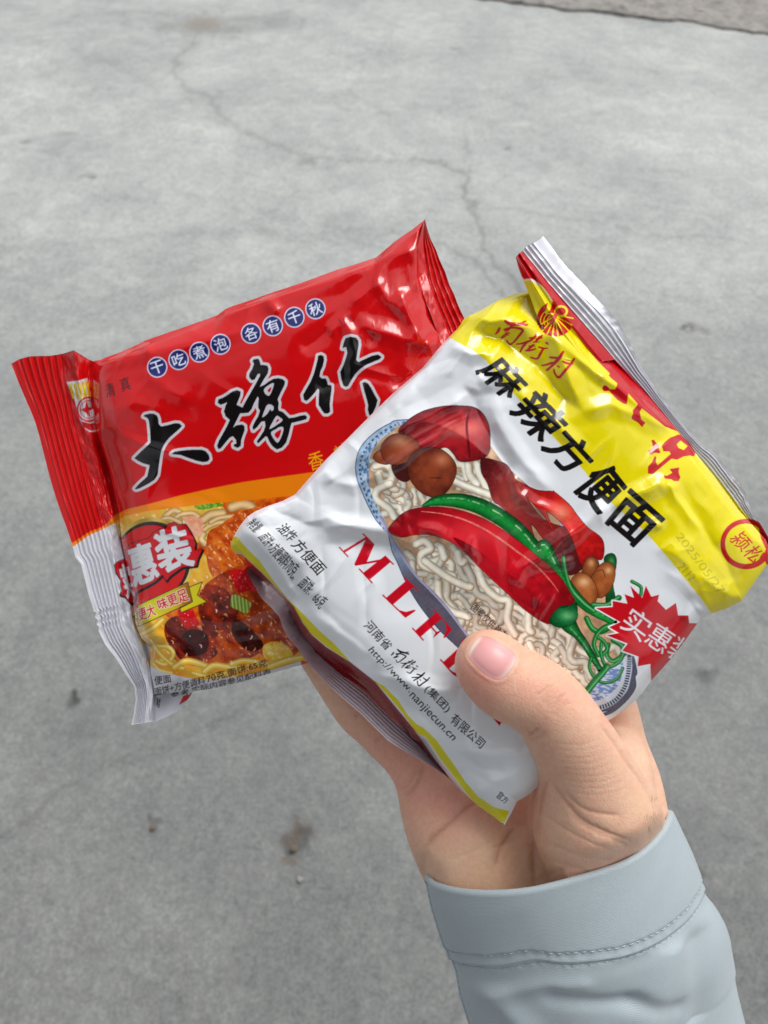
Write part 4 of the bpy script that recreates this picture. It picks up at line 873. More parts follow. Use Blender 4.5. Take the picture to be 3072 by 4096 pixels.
# ================================================================== PACKETS: geometry
FILM = film_mat('printed_film', .13, .25, .008)
FOIL = film_mat('sealed_film', .34, .2, .03)
def sheet(name, parent, cv, sides, nu, nv, depth, mat, thick=.0004, jag=0, soft=1, cfun=None):
    """thin double sided strip of film; depth(U,V,X,Y) -> distance along the axis"""
    c, U, V = coons(*[np.array([p[:2] for p in s]) for s in sides], nu, nv)
    X, Y = c[..., 0], c[..., 1]; D = depth(U, V, X, Y)
    colr = srgb2lin(cv.sample(X, Y, soft)) if cfun is None else cfun(X, Y)
    P = W(X, Y, D); Pb = W(X, Y, D + thick)
    F1 = gridfaces(nv, nu, flip=True); F2 = gridfaces(nv, nu, off=nu * nv)
    rim = np.concatenate([np.arange(nu), np.arange(1, nv) * nu + nu - 1, (nv - 1) * nu + np.arange(nu - 2, -1, -1), np.arange(nv - 2, 0, -1) * nu])
    a, b = rim, np.roll(rim, -1)
    F3 = np.stack([a, b, b + nu * nv, a + nu * nv], 1)[:, ::-1]
    o = mesh(name, np.concatenate([P.reshape(-1, 3), Pb.reshape(-1, 3)]), np.concatenate([F1, F2, F3]), mat, col=np.concatenate([colr.reshape(-1, 3)] * 2))
    if parent: setparent(o, parent)
    return o, X, Y, D

def body(name, parent, cv, sides, n, base, bulge, back, hfun, mat, pw=(6, 6)):
    c, U, V = coons(*[np.array([p[:2] for p in s]) for s in sides], n, n)
    X, Y = c[..., 0], c[..., 1]
    pil = (1 - np.abs(2 * U - 1) ** pw[0]) * (1 - np.abs(2 * V - 1) ** pw[1])
    pil = np.clip(pil, 0, 1) ** .8
    H = bulge * pil + hfun(X, Y, U, V) * smoothstep(0, .02, np.minimum(np.minimum(U, 1 - U), np.minimum(V, 1 - V)))
    D = base(X, Y, U, V) - H
    colr = srgb2lin(cv.sample(X, Y, 1))
    P = W(X, Y, D)
    k = 10; Db = base(X, Y, U, V) + back * pil; Pb = W(X, Y, Db)[::k, ::k]; cb_ = colr[::k, ::k]
    m = Pb.shape[0]
    V3 = np.concatenate([P.reshape(-1, 3), Pb.reshape(-1, 3)])
    F = np.concatenate([gridfaces(n, n, flip=True), gridfaces(m, m, off=n * n)])
    o = mesh(name, V3, F, mat, col=np.concatenate([colr.reshape(-1, 3), cb_.reshape(-1, 3)]))
    if parent: setparent(o, parent)
    return o, X, Y, D

# ---------------------------------------------------------------- red packet
RDP = .268
red = empty('red_noodle_packet', 'glossy red instant noodle packet with black brush lettering, held behind the white one', 'noodle packet', W(1000., 2100., RDP + .004))
ca.poly(z3([(690, 1692), (718, 1632), (772, 1620), (760, 1650)]), (196, 10, 20))
r_top = z1([(628, 238), (660, 234), (700, 216), (780, 188), (900, 134), (960, 104)]) + z2([(-60, 770), (0, 725), (60, 700), (200, 655), (265, 630), (500, 552), (750, 460), (860, 428), (1000, 382), (1130, 272), (1250, 190), (1325, 130)])
r_left = z1([(628, 238), (618, 320), (620, 400), (628, 560), (640, 700), (680, 830), (720, 950), (760, 1120), (790, 1250)]) + z3([(310, 600), (330, 700), (355, 820), (380, 930), (392, 1060), (402, 1150), (440, 1250), (498, 1300), (499, 1400), (502, 1480), (520, 1550), (528, 1622)])
r_bot = z3([(528, 1622), (620, 1612), (700, 1602), (800, 1598), (900, 1586), (1100, 1540), (1300, 1482), (1560, 1410), (1900, 1290), (2300, 1120), (2700, 930)])
r_right = z2([(1325, 130), (1312, 200), (1300, 270), (1295, 330), (1300, 500), (1340, 640), (1400, 800), (1450, 950)]) + [(1840, 1700), (1900, 2050), (1927, 2360)]
def rbase(X, Y, U, V):
    return RDP + .004 * (1 - U) ** 2 - .002 * np.sin(U * 3) - .003 * (V - .5)
RC = [  # fold lines of the red film: points, height (m), half width (px)
    (z2([(1325, 130), (1290, 320), (1300, 460), (1330, 620)]), .0030, 70), (z2([(1290, 320), (1130, 360), (1000, 395), (760, 480)]), .0016, 60),
    (z2([(0, 770), (265, 650), (500, 590), (760, 520), (1000, 420)]), .0022, 70), (z1([(640, 245), (800, 215), (985, 190), (1250, 130), (1659, 20)]), .0018, 60),
    (z1([(970, 108), (985, 190)]), .0015, 40), (z2([(265, 640), (350, 760)]), .0014, 50),
    (z2([(810, 790), (740, 840), (690, 885)]), .0014, 50), (z2([(810, 790), (930, 870), (1000, 960)]), -.0012, 45), (z2([(810, 790), (850, 1000), (830, 1250)]), .0010, 40), (z2([(810, 790), (640, 900), (500, 1000)]), -.0010, 60),
    (z2([(1310, 965), (1210, 720), (1150, 600)]), .0022, 60), (z2([(1310, 965), (1100, 890), (830, 830)]), .0016, 60), (z2([(1310, 965), (1450, 930)]), .0018, 50), (z2([(1310, 965), (1250, 1150), (1100, 1250)]), -.0014, 70),
    (z2([(990, 520), (1080, 660), (1200, 760)]), .0012, 45), (z2([(1060, 420), (980, 560), (840, 700)]), .0010, 50), (z2([(600, 1250), (760, 1200), (900, 1160)]), -.0010, 80),
    (z1([(700, 560), (900, 520), (1100, 560)]), .0008, 90), (z1([(690, 700), (760, 950), (830, 1150)]), -.0012, 60), (z1([(1250, 500), (1100, 420), (990, 330)]), .0008, 70),
    (z3([(500, 1200), (640, 1320), (780, 1500)]), .0014, 60), (z3([(420, 1000), (520, 1180), (500, 1420)]), .0016, 60), (z3([(800, 1500), (900, 1400), (1100, 1420)]), -.0008, 60), (z3([(640, 1560), (700, 1500), (760, 1590)]), .0012, 40),
    (z3([(400, 450), (700, 430), (1000, 380)]), .0006, 90), (z3([(900, 700), (1050, 900), (1150, 1100)]), .0006, 120)]
def rh(X, Y, U, V):
    H = blur(facets(X, Y, 46, 5, .0009), 6) + blur(facets(X, Y, 190, 6, .00018), 3)
    H = H + .0005 * ridged(X, Y, 160, 640, .3) + .0004 * ridged(X, Y, 100, 650, 1.9) + .0016 * (vnoise(X / 330, Y / 330, 200, 2) - .5)
    Hc = 0 * X
    for p, a, wd in RC: Hc = Hc + crease(X + (vnoise(X / 60, Y / 60, 7, 2) - .5) * 14, Y, p, a, wd)
    H = H + blur(Hc, 3)
    H = H + .0004 * (vnoise(X / 36, Y / 90, 210, 3) - .5) * smoothstep(.5, .9, U)
    return blur(H, 1)
rb, RX, RY, RDm = body('pouch', red, ca, (r_top, r_right, r_bot, r_left), 640, rbase, .0075, .005, rh, FILM, (14, 10))
# crimped end seal on the left
l_out = z1([(75, 258), (118, 370), (160, 470), (200, 560), (232, 640), (262, 740), (292, 860), (330, 1010), (372, 1150), (410, 1260), (440, 1340), (480, 1460), (500, 1540)]) + \
    z3([(40, 760), (66, 860), (90, 960), (120, 1050), (122, 1068), (142, 1080), (132, 1108), (152, 1130), (142, 1156), (160, 1174), (156, 1200), (200, 1290), (270, 1380), (340, 1490), (396, 1570), (404, 1650), (392, 1740), (375, 1825)])
l_in = z1([(650, 250), (645, 400), (668, 700), (750, 950), (810, 1230)]) + z3([(350, 600), (370, 700), (410, 930), (430, 1150), (490, 1290), (520, 1400), (528, 1500), (545, 1620), (535, 1798)])
def sealdepth(U, V, X, Y):
    cr = .00055 * np.sin(U * 2 * np.pi * 13 + 1.4 * np.sin(V * 5)) * smoothstep(.06, .12, U) * smoothstep(.60, .50, U)
    cr = cr + .0003 * (vnoise(U * 26, V * 12, 230, 2) - .5) * 2
    puck = .0022 * smoothstep(.5, .62, U) * (vnoise(U * 9, V * 16, 231, 3) - .5) * 2
    wave = .004 * np.sin(V * 3.4 + .6) + .0030 * np.sin(V * 9 + U * 2) * (1 - U)
    fold = -.004 * np.exp(-((U - .72) / .09) ** 2) * smoothstep(.35, .0, V) + .003 * np.exp(-((U - .9) / .07) ** 2)
    return RDP + .0052 + wave * .6 + cr + puck + fold
sheet('end_seal', red, ca, (z1([(75, 258), (130, 226), (200, 208), (265, 206), (330, 205), (420, 190), (490, 168), (535, 196), (590, 230), (650, 250)]), l_in, z3([(375, 1825), (450, 1810), (535, 1798)]), l_out), 300, 460, sealdepth, FOIL)
rr_in = z2([(1322, 132), (1305, 200), (1280, 300), (1280, 500), (1320, 640), (1380, 800), (1430, 950)]) + [(1800, 1600)]
rr_out = z2([(1327, 130), (1345, 200), (1365, 262), (1400, 330), (1425, 400), (1462, 480), (1488, 560), (1520, 625), (1548, 700), (1590, 790)]) + [(1930, 1450), (1990, 1620)]
sheet('end_seal', red, ca, (z2([(1322, 132), (1327, 130)]), rr_out, [(1800, 1600), (1900, 1610), (1990, 1620)], rr_in), 150, 300,
      lambda U, V, X, Y: RDP - .002 + .006 * U + .0006 * np.sin(U * 34 + 2 * np.sin(V * 4)) * smoothstep(.25, .4, U) + .0035 * (vnoise(X / 50, Y / 100, 240, 3) - .5), FOIL)
sheet('back_fin', red, ca, (z3([(520, 1560), (660, 1560), (800, 1560)]), z3([(800, 1560), (774, 1620)]), z3([(534, 1800), (600, 1775), (700, 1722), (774, 1620)]), z3([(520, 1560), (530, 1680), (534, 1800)])), 80, 60,
      lambda U, V, X, Y: RDP + .007 + .001 * np.sin(U * 5 + V * 3), FOIL)

# ---------------------------------------------------------------- white packet
WDP = .2405
white = empty('white_noodle_packet', 'white and yellow noodle packet printed with a bowl and chillies, gripped by the thumb', 'noodle packet', W(2000., 2300., WDP + .004))
w_left = [(1855, 1278)] + z4([(40, 540)]) + [(1772, 1372), (1692, 1470), (1577, 1568), (1481, 1662), (1390, 1754), (1300, 1842), (1232, 1918), (1180, 1978), (1130, 2004), (1066, 2026), (1020, 2046), (990, 2066), (962, 2100), (938, 2140), (922, 2176)]
w_bot = z7([(30, 243), (36, 268), (60, 300), (90, 330), (130, 400), (190, 440), (270, 495), (325, 550), (350, 600), (362, 660), (400, 735), (480, 850), (600, 960), (760, 1082), (850, 1172), (980, 1292), (1090, 1402), (1210, 1512), (1300, 1602), (1400, 1690), (1538, 1800)])
w_right = z6([(1700, 735), (1640, 800), (1570, 900), (1480, 1030), (1380, 1080), (1276, 1115), (1200, 1150), (1172, 1190), (1130, 1250), (1080, 1320), (1010, 1410), (930, 1500), (860, 1578), (800, 1660), (740, 1722), (640, 1800), (540, 1865)]) + \
    z8([(850, 640), (780, 710), (725, 757), (650, 822), (600, 850), (575, 900), (552, 950)])
w_bot[-1] = w_right[-1] = (2018, 3300)
w_in = z4([(375, 140), (520, 312), (700, 522), (850, 692), (1000, 852), (1100, 967), (1190, 1078)]) + z6([(1165, 20), (1300, 190), (1450, 400), (1560, 520), (1640, 610), (1700, 735)])
w_top = z4([(72, 492), (110, 468), (150, 450), (250, 392), (330, 362), (405, 348), (450, 352), (500, 370), (570, 410), (640, 465)]) + w_in[2:]
w_left[0] = w_top[0]; w_bot[0] = w_left[-1]
yl = np.array([p[:2] for p in z7([(-300, -100), (35, 292), (92, 296), (200, 396), (300, 500), (380, 590), (420, 660), (470, 740), (560, 810), (700, 905), (825, 1005), (900, 1090), (985, 1190), (1060, 1290), (1110, 1320), (1190, 1440), (1290, 1570), (1380, 1690), (1440, 1735), (1545, 1795), (2500, 2900)])])
def outside_drop(X, Y):
    best = np.full(X.shape, 1e9); sg = np.zeros(X.shape)
    for i in range(len(yl) - 1):
        p, q = yl[i], yl[i + 1]; d = q - p
        t = np.clip(((X - p[0]) * d[0] + (Y - p[1]) * d[1]) / (d @ d), 0, 1); ex, ey = X - p[0] - t * d[0], Y - p[1] - t * d[1]; e = np.hypot(ex, ey)
        k = e < best; best[k] = e[k]; sg[k] = np.sign(d[0] * ey - d[1] * ex)[k]
    s = np.where(best > 300, -300.0, best * sg)      # positive = outside (below-left of the stripe)
    return (.017 * smoothstep(-4, 42, s)) + .0022 * smoothstep(-130, 0, s)
def wbase(X, Y, U, V):
    return WDP + .003 * (V - .5) - .002 * (U - .5) + outside_drop(X, Y)
WC = [
    (z4([(408, 350), (470, 510), (500, 548)]), -.0050, 80), (z4([(80, 490), (270, 500), (400, 530), (500, 545)]), .0030, 70),
    (z4([(100, 540), (270, 590), (450, 740), (560, 860), (690, 975)]), -.0036, 95), (z4([(500, 545), (560, 620), (610, 780), (690, 975)]), .0024, 60),
    (z4([(690, 975), (835, 935), (1000, 1000), (1190, 1080)]), .0020, 60), (z4([(500, 545), (700, 720), (900, 860), (1190, 1070)]), .0016, 50), (z4([(560, 560), (800, 800), (1100, 1010)]), .0016, 40),
    (z4([(0, 620), (60, 650), (120, 680), (245, 660)]), .0016, 55), (z4([(180, 700), (340, 860), (560, 1050), (700, 1180)]), .0012, 45),
    (z6([(970, 215), (860, 260), (720, 320), (600, 395)]), .0022, 55), (z6([(970, 215), (1010, 260), (1040, 330), (1100, 420), (1200, 560)]), .0018, 45), (z6([(1020, 250), (1150, 430), (1330, 700), (1480, 1020)]), -.0024, 90),
    (z6([(1165, 40), (1340, 270), (1500, 500), (1640, 700)]), .0022, 70), (z6([(930, 660), (1100, 760), (1190, 900), (1260, 1080)]), .0012, 60), (z6([(1200, 860), (1330, 940), (1460, 1040)]), .0014, 45),
    (z6([(600, 395), (480, 440), (400, 510), (250, 640), (120, 760), (-60, 800)]), .0020, 60), (z6([(820, 520), (880, 500), (930, 530)]), .0014, 40),
    (z6([(1100, 1180), (1150, 1100), (1200, 1060)]), .0016, 50), (z6([(980, 830), (1080, 900), (1160, 1000)]), .0008, 60),
    (z5([(970, 110), (1000, 60), (1060, 0)]), .0020, 55), (z5([(970, 120), (1060, 330), (1160, 500), (1280, 700)]), -.0022, 80), (z5([(970, 120), (800, 220), (560, 330), (300, 480), (60, 690)]), .0024, 70),
    (z5([(970, 120), (1150, 130), (1300, 80)]), -.0014, 60), (z5([(1110, 240), (1200, 420), (1330, 600), (1500, 760)]), .0014, 55), (z5([(1250, 620), (1280, 780), (1400, 870), (1580, 930)]), .0016, 50),
    (z5([(640, 20), (500, 160), (430, 260), (300, 420)]), .0014, 45), (z5([(60, 700), (200, 740), (420, 620), (640, 480), (960, 260)]), .0014, 40),
    (z5([(60, 700), (0, 640), (-100, 700)]), .0018, 60), (z5([(0, 1010), (200, 1000), (420, 1030), (580, 1145)]), .0020, 60), (z5([(0, 1130), (250, 1110), (480, 1120)]), -.0014, 70),
    (z5([(580, 1145), (520, 960), (440, 760), (330, 620)]), .0010, 50), (z5([(600, 1000), (760, 1060), (960, 1180), (1000, 1260)]), .0012, 50), (z5([(980, 1060), (960, 1160), (990, 1220)]), .0010, 30),
    (z5([(1270, 1390), (1300, 1300), (1360, 1260)]), .0010, 50), (z5([(1410, 1180), (1540, 1100), (1659, 1030)]), .0014, 50), (z5([(1400, 1170), (1520, 1250), (1659, 1230)]), .0012, 40),
    (z3([(1150, 450), (1270, 380), (1460, 290), (1600, 200)]), .0020, 60), (z3([(1270, 375), (1330, 410), (1500, 480), (1659, 520)]), -.0018, 70), (z3([(1180, 560), (1290, 620), (1420, 700), (1560, 760)]), .0010, 50),
    (z7([(270, 440), (400, 560), (420, 520), (330, 400)]), -.0016, 60), (z7([(150, 200), (260, 330), (400, 540)]), .0014, 60), (z7([(400, 130), (560, 100), (720, 160), (900, 190)]), .0014, 55), (z7([(120, 130), (240, 150), (420, 110)]), -.0012, 50),
    (z7([(500, 640), (650, 740), (800, 850), (900, 960)]), .0014, 70), (z7([(820, 960), (1000, 1010), (1200, 1060), (1300, 1040)]), .0022, 60), (z7([(850, 900), (1000, 1130), (1170, 1240), (1340, 1360)]), -.0014, 70),
    (z7([(1320, 1380), (1450, 1410), (1659, 1400)]), .0020, 55), (z7([(1300, 1400), (1400, 1480), (1560, 1500)]), -.0016, 55), (z7([(1390, 1640), (1480, 1560), (1620, 1510)]), .0012, 50), (z7([(1270, 1540), (1350, 1500), (1500, 1580)]), -.0012, 50),
    (z7([(480, 560), (620, 680), (780, 820), (820, 900)]), -.0010, 60), (z7([(1370, 1260), (1420, 1320), (1500, 1340)]), .0010, 35)]
def wh(X, Y, U, V):
    H = blur(facets(X, Y, 40, 15, .0016), 7) + blur(facets(X, Y, 170, 16, .00022), 3)
    H = H + .0007 * ridged(X, Y, 170, 600, .75) + .0005 * ridged(X, Y, 110, 610, 2.2) - .0005 * ridged(X, Y, 140, 630, 1.5) + .0022 * (vnoise(X / 300, Y / 300, 300, 2) - .5)
    Xw = X + (vnoise(X / 50, Y / 50, 17, 2) - .5) * 16; Yw = Y + (vnoise(X / 50, Y / 50, 18, 2) - .5) * 16
    Hc = 0 * X
    for p, a, wd in WC: Hc = Hc + crease(Xw, Yw, p, a * .9, wd)
    H = H + blur(Hc, 3)
    return blur(H, 1)
wb, WX, WY, WDm = body('pouch', white, cb, (w_top, w_right, w_bot, w_left), 760, wbase, .0095, .008, wh, FILM, (10, 8))
def near_depth(sx, sy):
    k = np.argmin((WX[::6, ::6] - sx) ** 2 + (WY[::6, ::6] - sy) ** 2); return WDm[::6, ::6].ravel()[k]
# folded corner ear, yellow and red
e_left = z4([(345, 182), (352, 215), (368, 255), (385, 295), (398, 325), (420, 380), (445, 450), (470, 512), (505, 560), (600, 700)])
e_right = z4([(375, 138), (440, 215), (520, 312), (610, 420), (700, 522), (790, 625), (860, 702)])
db_ = near_depth(*z4([(600, 690)])[0]); db2_ = near_depth(*z4([(800, 680)])[0])
def eardepth(U, V, X, Y):
    b = .2345 * (1 - V) + (db_ * (1 - U) + db2_ * U - .0002) * V
    return b - .0030 * np.sin(np.pi * U) ** .7 * (1 - V) + .0016 * (1 - U) * smoothstep(1, .6, V) + .0016 * (vnoise(X / 60, Y / 80, 310, 3) - .5) * (1 - V) - .0012 * np.exp(-((U - .45) / .10) ** 2) + .0015 * np.exp(-((U - .62) / .08) ** 2)
sheet('folded_corner', white, cb, (z4([(345, 182), (343, 170), (352, 152), (375, 138)]), e_right, z4([(600, 700), (730, 720), (860, 702)]), e_left), 170, 300, eardepth, FILM, .0005)
# crimped seal, silver top
s_in = z4([(366, 150), (505, 322), (688, 535), (838, 705), (990, 866), (1090, 980), (1180, 1092)]) + z6([(1150, 40), (1285, 210), (1435, 415), (1540, 540), (1620, 640), (1660, 720)])
s_out = z4([(485, 55), (540, 125), (600, 208), (660, 270), (720, 330), (780, 392), (840, 460), (880, 512), (905, 556), (925, 590), (960, 660), (1000, 740), (1040, 798), (1080, 860), (1120, 918), (1180, 994), (1240, 1068), (1310, 1140)])
jz = z4([(1365, 1172), (1400, 1205), (1430, 1250)]) + z6([(1385, 130), (1420, 180), (1470, 235), (1480, 262), (1505, 290), (1510, 330), (1548, 410), (1560, 445), (1598, 490), (1640, 560), (1690, 640)])
s_out = s_out + jz
def wsd(U, V, X, Y):
    rid = .00028 * np.sin(U * 2 * np.pi * 6.2) * smoothstep(.10, .18, U) * smoothstep(.86, .78, U + .25 * smoothstep(.45, .0, V))
    bend = .004 * smoothstep(.55, 1, U) * smoothstep(.35, .0, V) - .002 * np.sin(V * 6)
    return WDP + .0005 - .006 * (1 - V) ** 2 + rid + bend + .0006 * (vnoise(X / 40, Y / 40, 320, 2) - .5) + .0015 * smoothstep(.12, 0, U)
SILV = film_mat('silver_film', .32, .2, .03, .55)
sheet('end_seal', white, cb, (z4([(366, 150), (400, 110), (430, 95), (470, 72), (485, 55)]), s_out, z6([(1660, 720), (1690, 700), (1690, 640)]), s_in), 170, 560, wsd, SILV)
# long back seal seen at the lower left, behind the gusset
f_in = z7([(120, 380), (150, 400), (275, 478), (345, 545), (370, 640), (420, 735), (500, 840), (620, 950), (780, 1070), (870, 1160), (1000, 1280), (1110, 1390), (1230, 1500), (1300, 1570)])
f_out = z7([(125, 412), (160, 470), (200, 540), (250, 590), (300, 645), (318, 700), (345, 755), (385, 800), (430, 860), (480, 925), (560, 1010), (650, 1095), (740, 1172), (820, 1250), (900, 1330), (980, 1380), (1060, 1425), (1140, 1470), (1215, 1520), (1300, 1590)])
def fd(U, V, X, Y):
    return WDP + .0185 - .0085 * U - .002 * V - .001 * np.sin(V * 12) + .00022 * np.sin(U * 38) * smoothstep(.35, .5, V) + .0030 * (vnoise(X / 55, Y / 40, 330, 3) - .5) * smoothstep(.6, .25, V)
ccf = lambda X, Y: srgb2lin(np.broadcast_to(np.array([216, 214, 222.]) / 255, X.shape + (3,)))
sheet('back_seal', white, cb, (z7([(120, 380), (125, 412)]), f_out, z7([(1300, 1570), (1300, 1590)]), f_in), 60, 420, fd, FOIL, cfun=ccf)

# ================================================================== HAND
def surface_nets(F, org, h):
    S = F < 0
    nx, ny, nz = F.shape
    c = [S[i:nx - 1 + i, j:ny - 1 + j, k:nz - 1 + k] for i in (0, 1) for j in (0, 1) for k in (0, 1)]
    tot = sum(q.astype(np.int8) for q in c); act = (tot > 0) & (tot < 8)
    idx = -np.ones(act.shape, np.int64); ids = np.argwhere(act); idx[act] = np.arange(len(ids))
    acc = np.zeros((len(ids), 3)); cnt = np.zeros(len(ids))
    I, J, K = ids.T
    corners = [(i, j, k) for i in (0, 1) for j in (0, 1) for k in (0, 1)]
    for a in corners:
        for ax in range(3):
            if a[ax] == 0:
                b = list(a); b[ax] = 1
                fa = F[I + a[0], J + a[1], K + a[2]]; fb = F[I + b[0], J + b[1], K + b[2]]
                m = (fa < 0) != (fb < 0); t = np.where(m, fa / (fa - fb + 1e-20), 0)
                p = np.array(a, float)[None] + t[:, None] * (np.array(b) - np.array(a))[None]
                acc[m] += p[m]; cnt[m] += 1
    V = org + (ids + acc / cnt[:, None]) * h
    Fs = []
    for ax in range(3):
        o1, o2 = (ax + 1) % 3, (ax + 2) % 3
        sl0 = [slice(1, -1)] * 3; sl1 = [slice(1, -1)] * 3; sl0[ax] = slice(0, -1); sl1[ax] = slice(1, None)
        A, B = S[tuple(sl0)], S[tuple(sl1)]
        for sign in (0, 1):
            e = np.argwhere((A != B) & (A == bool(sign)))
            if len(e) == 0: continue
            e = e + np.array([1 if q != ax else 0 for q in range(3)])
            q = []
            for da, db in ((0, 0), (1, 0), (1, 1), (0, 1)):
                f = e.copy(); f[:, o1] -= da; f[:, o2] -= db; q.append(idx[f[:, 0], f[:, 1], f[:, 2]])
            q = np.stack(q, 1); Fs.append(q if sign else q[:, ::-1])
    return V, np.concatenate(Fs)
def cs(sx, sy, d):     # camera space
    return np.array([(sx - 1536) / FPX * d, -(sy - 2048) / FPX * d, d])
HV = .00075
lo = np.minimum.reduce([cs(900, 4500, .22), cs(900, 4500, .31)]); 
xmin, xmax, ymin, ymax, zmin, zmax = -.062, .112, -.236, .022, .198, .302
nx, ny, nz = int((xmax - xmin) / HV), int((ymax - ymin) / HV), int((zmax - zmin) / HV)
AX = xmin + np.arange(nx) * HV; AY = ymin + np.arange(ny) * HV; AZ = zmin + np.arange(nz) * HV
def chain(pts, k, F=None, flat=1.0):
    """pts: (x, y, d, r) with x,y,r in zoom-8 pixels; smooth tube joined to F with blending k"""
    if F is None: F = np.full((nx, ny, nz), .05, np.float32)
    P = crom([(q[0], q[1], q[2] * 1000, q[3]) for q in pts], 4) if len(pts) > 2 else np.array([(q[0], q[1], q[2] * 1000, q[3]) for q in pts], float)
    for i in range(len(P) - 1):
        a = cs(1500 + .9476 * P[i, 0], 2400 + .9476 * P[i, 1], P[i, 2] / 1000); b = cs(1500 + .9476 * P[i + 1, 0], 2400 + .9476 * P[i + 1, 1], P[i + 1, 2] / 1000)
        ra = P[i, 3] * .9476 * P[i, 2] / 1000 / FPX; rb = P[i + 1, 3] * .9476 * P[i + 1, 2] / 1000 / FPX
        pad = max(ra, rb) + k + .003
        l = np.minimum(a, b) - pad; h = np.maximum(a, b) + pad
        ix = slice(max(int((l[0] - xmin) / HV), 0), min(int((h[0] - xmin) / HV) + 1, nx)); iy = slice(max(int((l[1] - ymin) / HV), 0), min(int((h[1] - ymin) / HV) + 1, ny)); iz = slice(max(int((l[2] - zmin) / HV), 0), min(int((h[2] - zmin) / HV) + 1, nz))
        X = AX[ix][:, None, None]; Y = AY[iy][None, :, None]; Z = AZ[iz][None, None, :]
        if X.size == 0 or Y.size == 0 or Z.size == 0: continue
        ab = b - a; L = ab @ ab + 1e-12
        t = np.clip(((X - a[0]) * ab[0] + (Y - a[1]) * ab[1] + (Z - a[2]) * ab[2]) / L, 0, 1)
        dz = (Z - a[2] - t * ab[2]) / flat
        d = np.sqrt((X - a[0] - t * ab[0]) ** 2 + (Y - a[1] - t * ab[1]) ** 2 + dz ** 2) - (ra + (rb - ra) * t)
        f = F[ix, iy, iz]; hh = np.clip(.5 + .5 * (f - d) / k, 0, 1); F[ix, iy, iz] = f * (1 - hh) + d * hh - k * hh * (1 - hh)
    return F
def smin(A, B, k):
    h = np.clip(.5 + .5 * (A - B) / k, 0, 1); return A * (1 - h) + B * h - k * h * (1 - h)
palm = chain([(700, 1900, .277, 200), (610, 1600, .276, 190), (500, 1330, .273, 180), (426, 1130, .267, 190), (352, 950, .268, 188), (300, 850, .271, 150)], .006, flat=.9)
palm = chain([(920, 1900, .277, 220), (830, 1600, .274, 215), (740, 1350, .275, 190), (650, 1080, .2775, 205), (560, 880, .279, 165)], .010, palm)
palm = chain([(1150, 1900, .277, 200), (1060, 1600, .274, 200), (975, 1300, .274, 175), (1000, 1050, .270, 180), (930, 850, .274, 150)], .010, palm)
# index finger, seen to the right behind the packet; middle and ring fingers behind; little finger lower left
fing = chain([(1010, 1000, .268, 190), (1058, 800, .270, 140), (1020, 620, .273, 112), (985, 430, .274, 100), (890, 180, .273, 96), (800, -60, .271, 88), (740, -200, .269, 76)], .003)
palm = smin(palm, fing, .008)
for ch in ([(700, 900, .274, 150), (600, 700, .277, 112), (420, 350, .283, 98), (250, 0, .284, 93), (150, -190, .283, 82)], [(520, 880, .273, 150), (400, 740, .276, 115), (180, 440, .282, 95), (-50, 130, .283, 92), (-160, -40, .282, 80)]):
    palm = smin(palm, chain(ch, .003), .005)
little = chain([(330, 900, .271, 160), (292, 845, .272, 140), (205, 720, .274, 116), (118, 620, .276, 100), (60, 565, .277, 100), (-14, 500, .278, 93), (-60, 456, .278, 95), (-130, 372, .279, 88), (-235, 216, .280, 84), (-320, 70, .279, 74)], .003)
palm = smin(palm, little, .007)
thumb = chain([(1030, 1600, .276, 180), (960, 1330, .2745, 150), (965, 1180, .2650, 190), (955, 1020, .2535, 252), (925, 900, .2465, 246), (895, 760, .2405, 196), (858, 650, .236, 168), (805, 555, .2315, 154), (748, 466, .2285, 146), (680, 405, .2265, 142), (620, 372, .2245, 139), (555, 345, .2225, 138), (500, 292, .2215, 131), (474, 262, .2215, 120)], .003)
thumb = chain([(1010, 700, .262, 150), (930, 860, .258, 200)], .010, thumb)
Fh = smin(palm, thumb, .0022)
del palm, thumb, fing, little
V, Fq = surface_nets(Fh, np.array([xmin, ymin, zmin]), HV); del Fh
# relax
def relax(V, Fq, it, lam=.5):
    E = np.concatenate([Fq[:, [0, 1]], Fq[:, [1, 2]], Fq[:, [2, 3]], Fq[:, [3, 0]]]); n = len(V)
    deg = np.bincount(E[:, 0], minlength=n) + np.bincount(E[:, 1], minlength=n)
    for _ in range(it):
        S = np.zeros_like(V)
        for k in range(3): S[:, k] = np.bincount(E[:, 0], V[E[:, 1], k], n) + np.bincount(E[:, 1], V[E[:, 0], k], n)
        V = V * (1 - lam) + lam * S / deg[:, None]
    return V
V = relax(V, Fq, 6)
# the heel of the hand slips inside the cuff
_R0 = [(213, 1170), (240, 1208), (330, 1238), (480, 1252), (640, 1242), (780, 1212), (960, 1160), (1120, 1090), (1215, 1000), (1258, 900)]
ax_ = (1536 + V[:, 0] / V[:, 2] * FPX - 1500) / .9476; ay_ = (2048 - V[:, 1] / V[:, 2] * FPX - 2400) / .9476
ry_ = np.interp(ax_, [q[0] for q in _R0], [q[1] for q in _R0]); tq = np.clip((ax_ - 213) / 1045, 0.001, .999)
dreq = .268 - .0355 * np.sin(np.pi * tq) ** .5 + .0030 + .00006 * np.clip(ay_ - ry_, 0, 400) * .3
s_ = smoothstep(-150, 10, ay_ - ry_) ** 1.5; znew = np.where(V[:, 2] < dreq, V[:, 2] * (1 - s_) + dreq * s_, V[:, 2])
V = V * (znew / V[:, 2])[:, None]
V = relax(V, Fq, 6)
tmp = mesh('tmp', V, Fq, None)
sm = tmp.modifiers.new('s', 'SUBSURF'); sm.levels = 1; sm.render_levels = 1
dg = bpy.context.evaluated_depsgraph_get(); me = bpy.data.meshes.new_from_object(tmp.evaluated_get(dg))
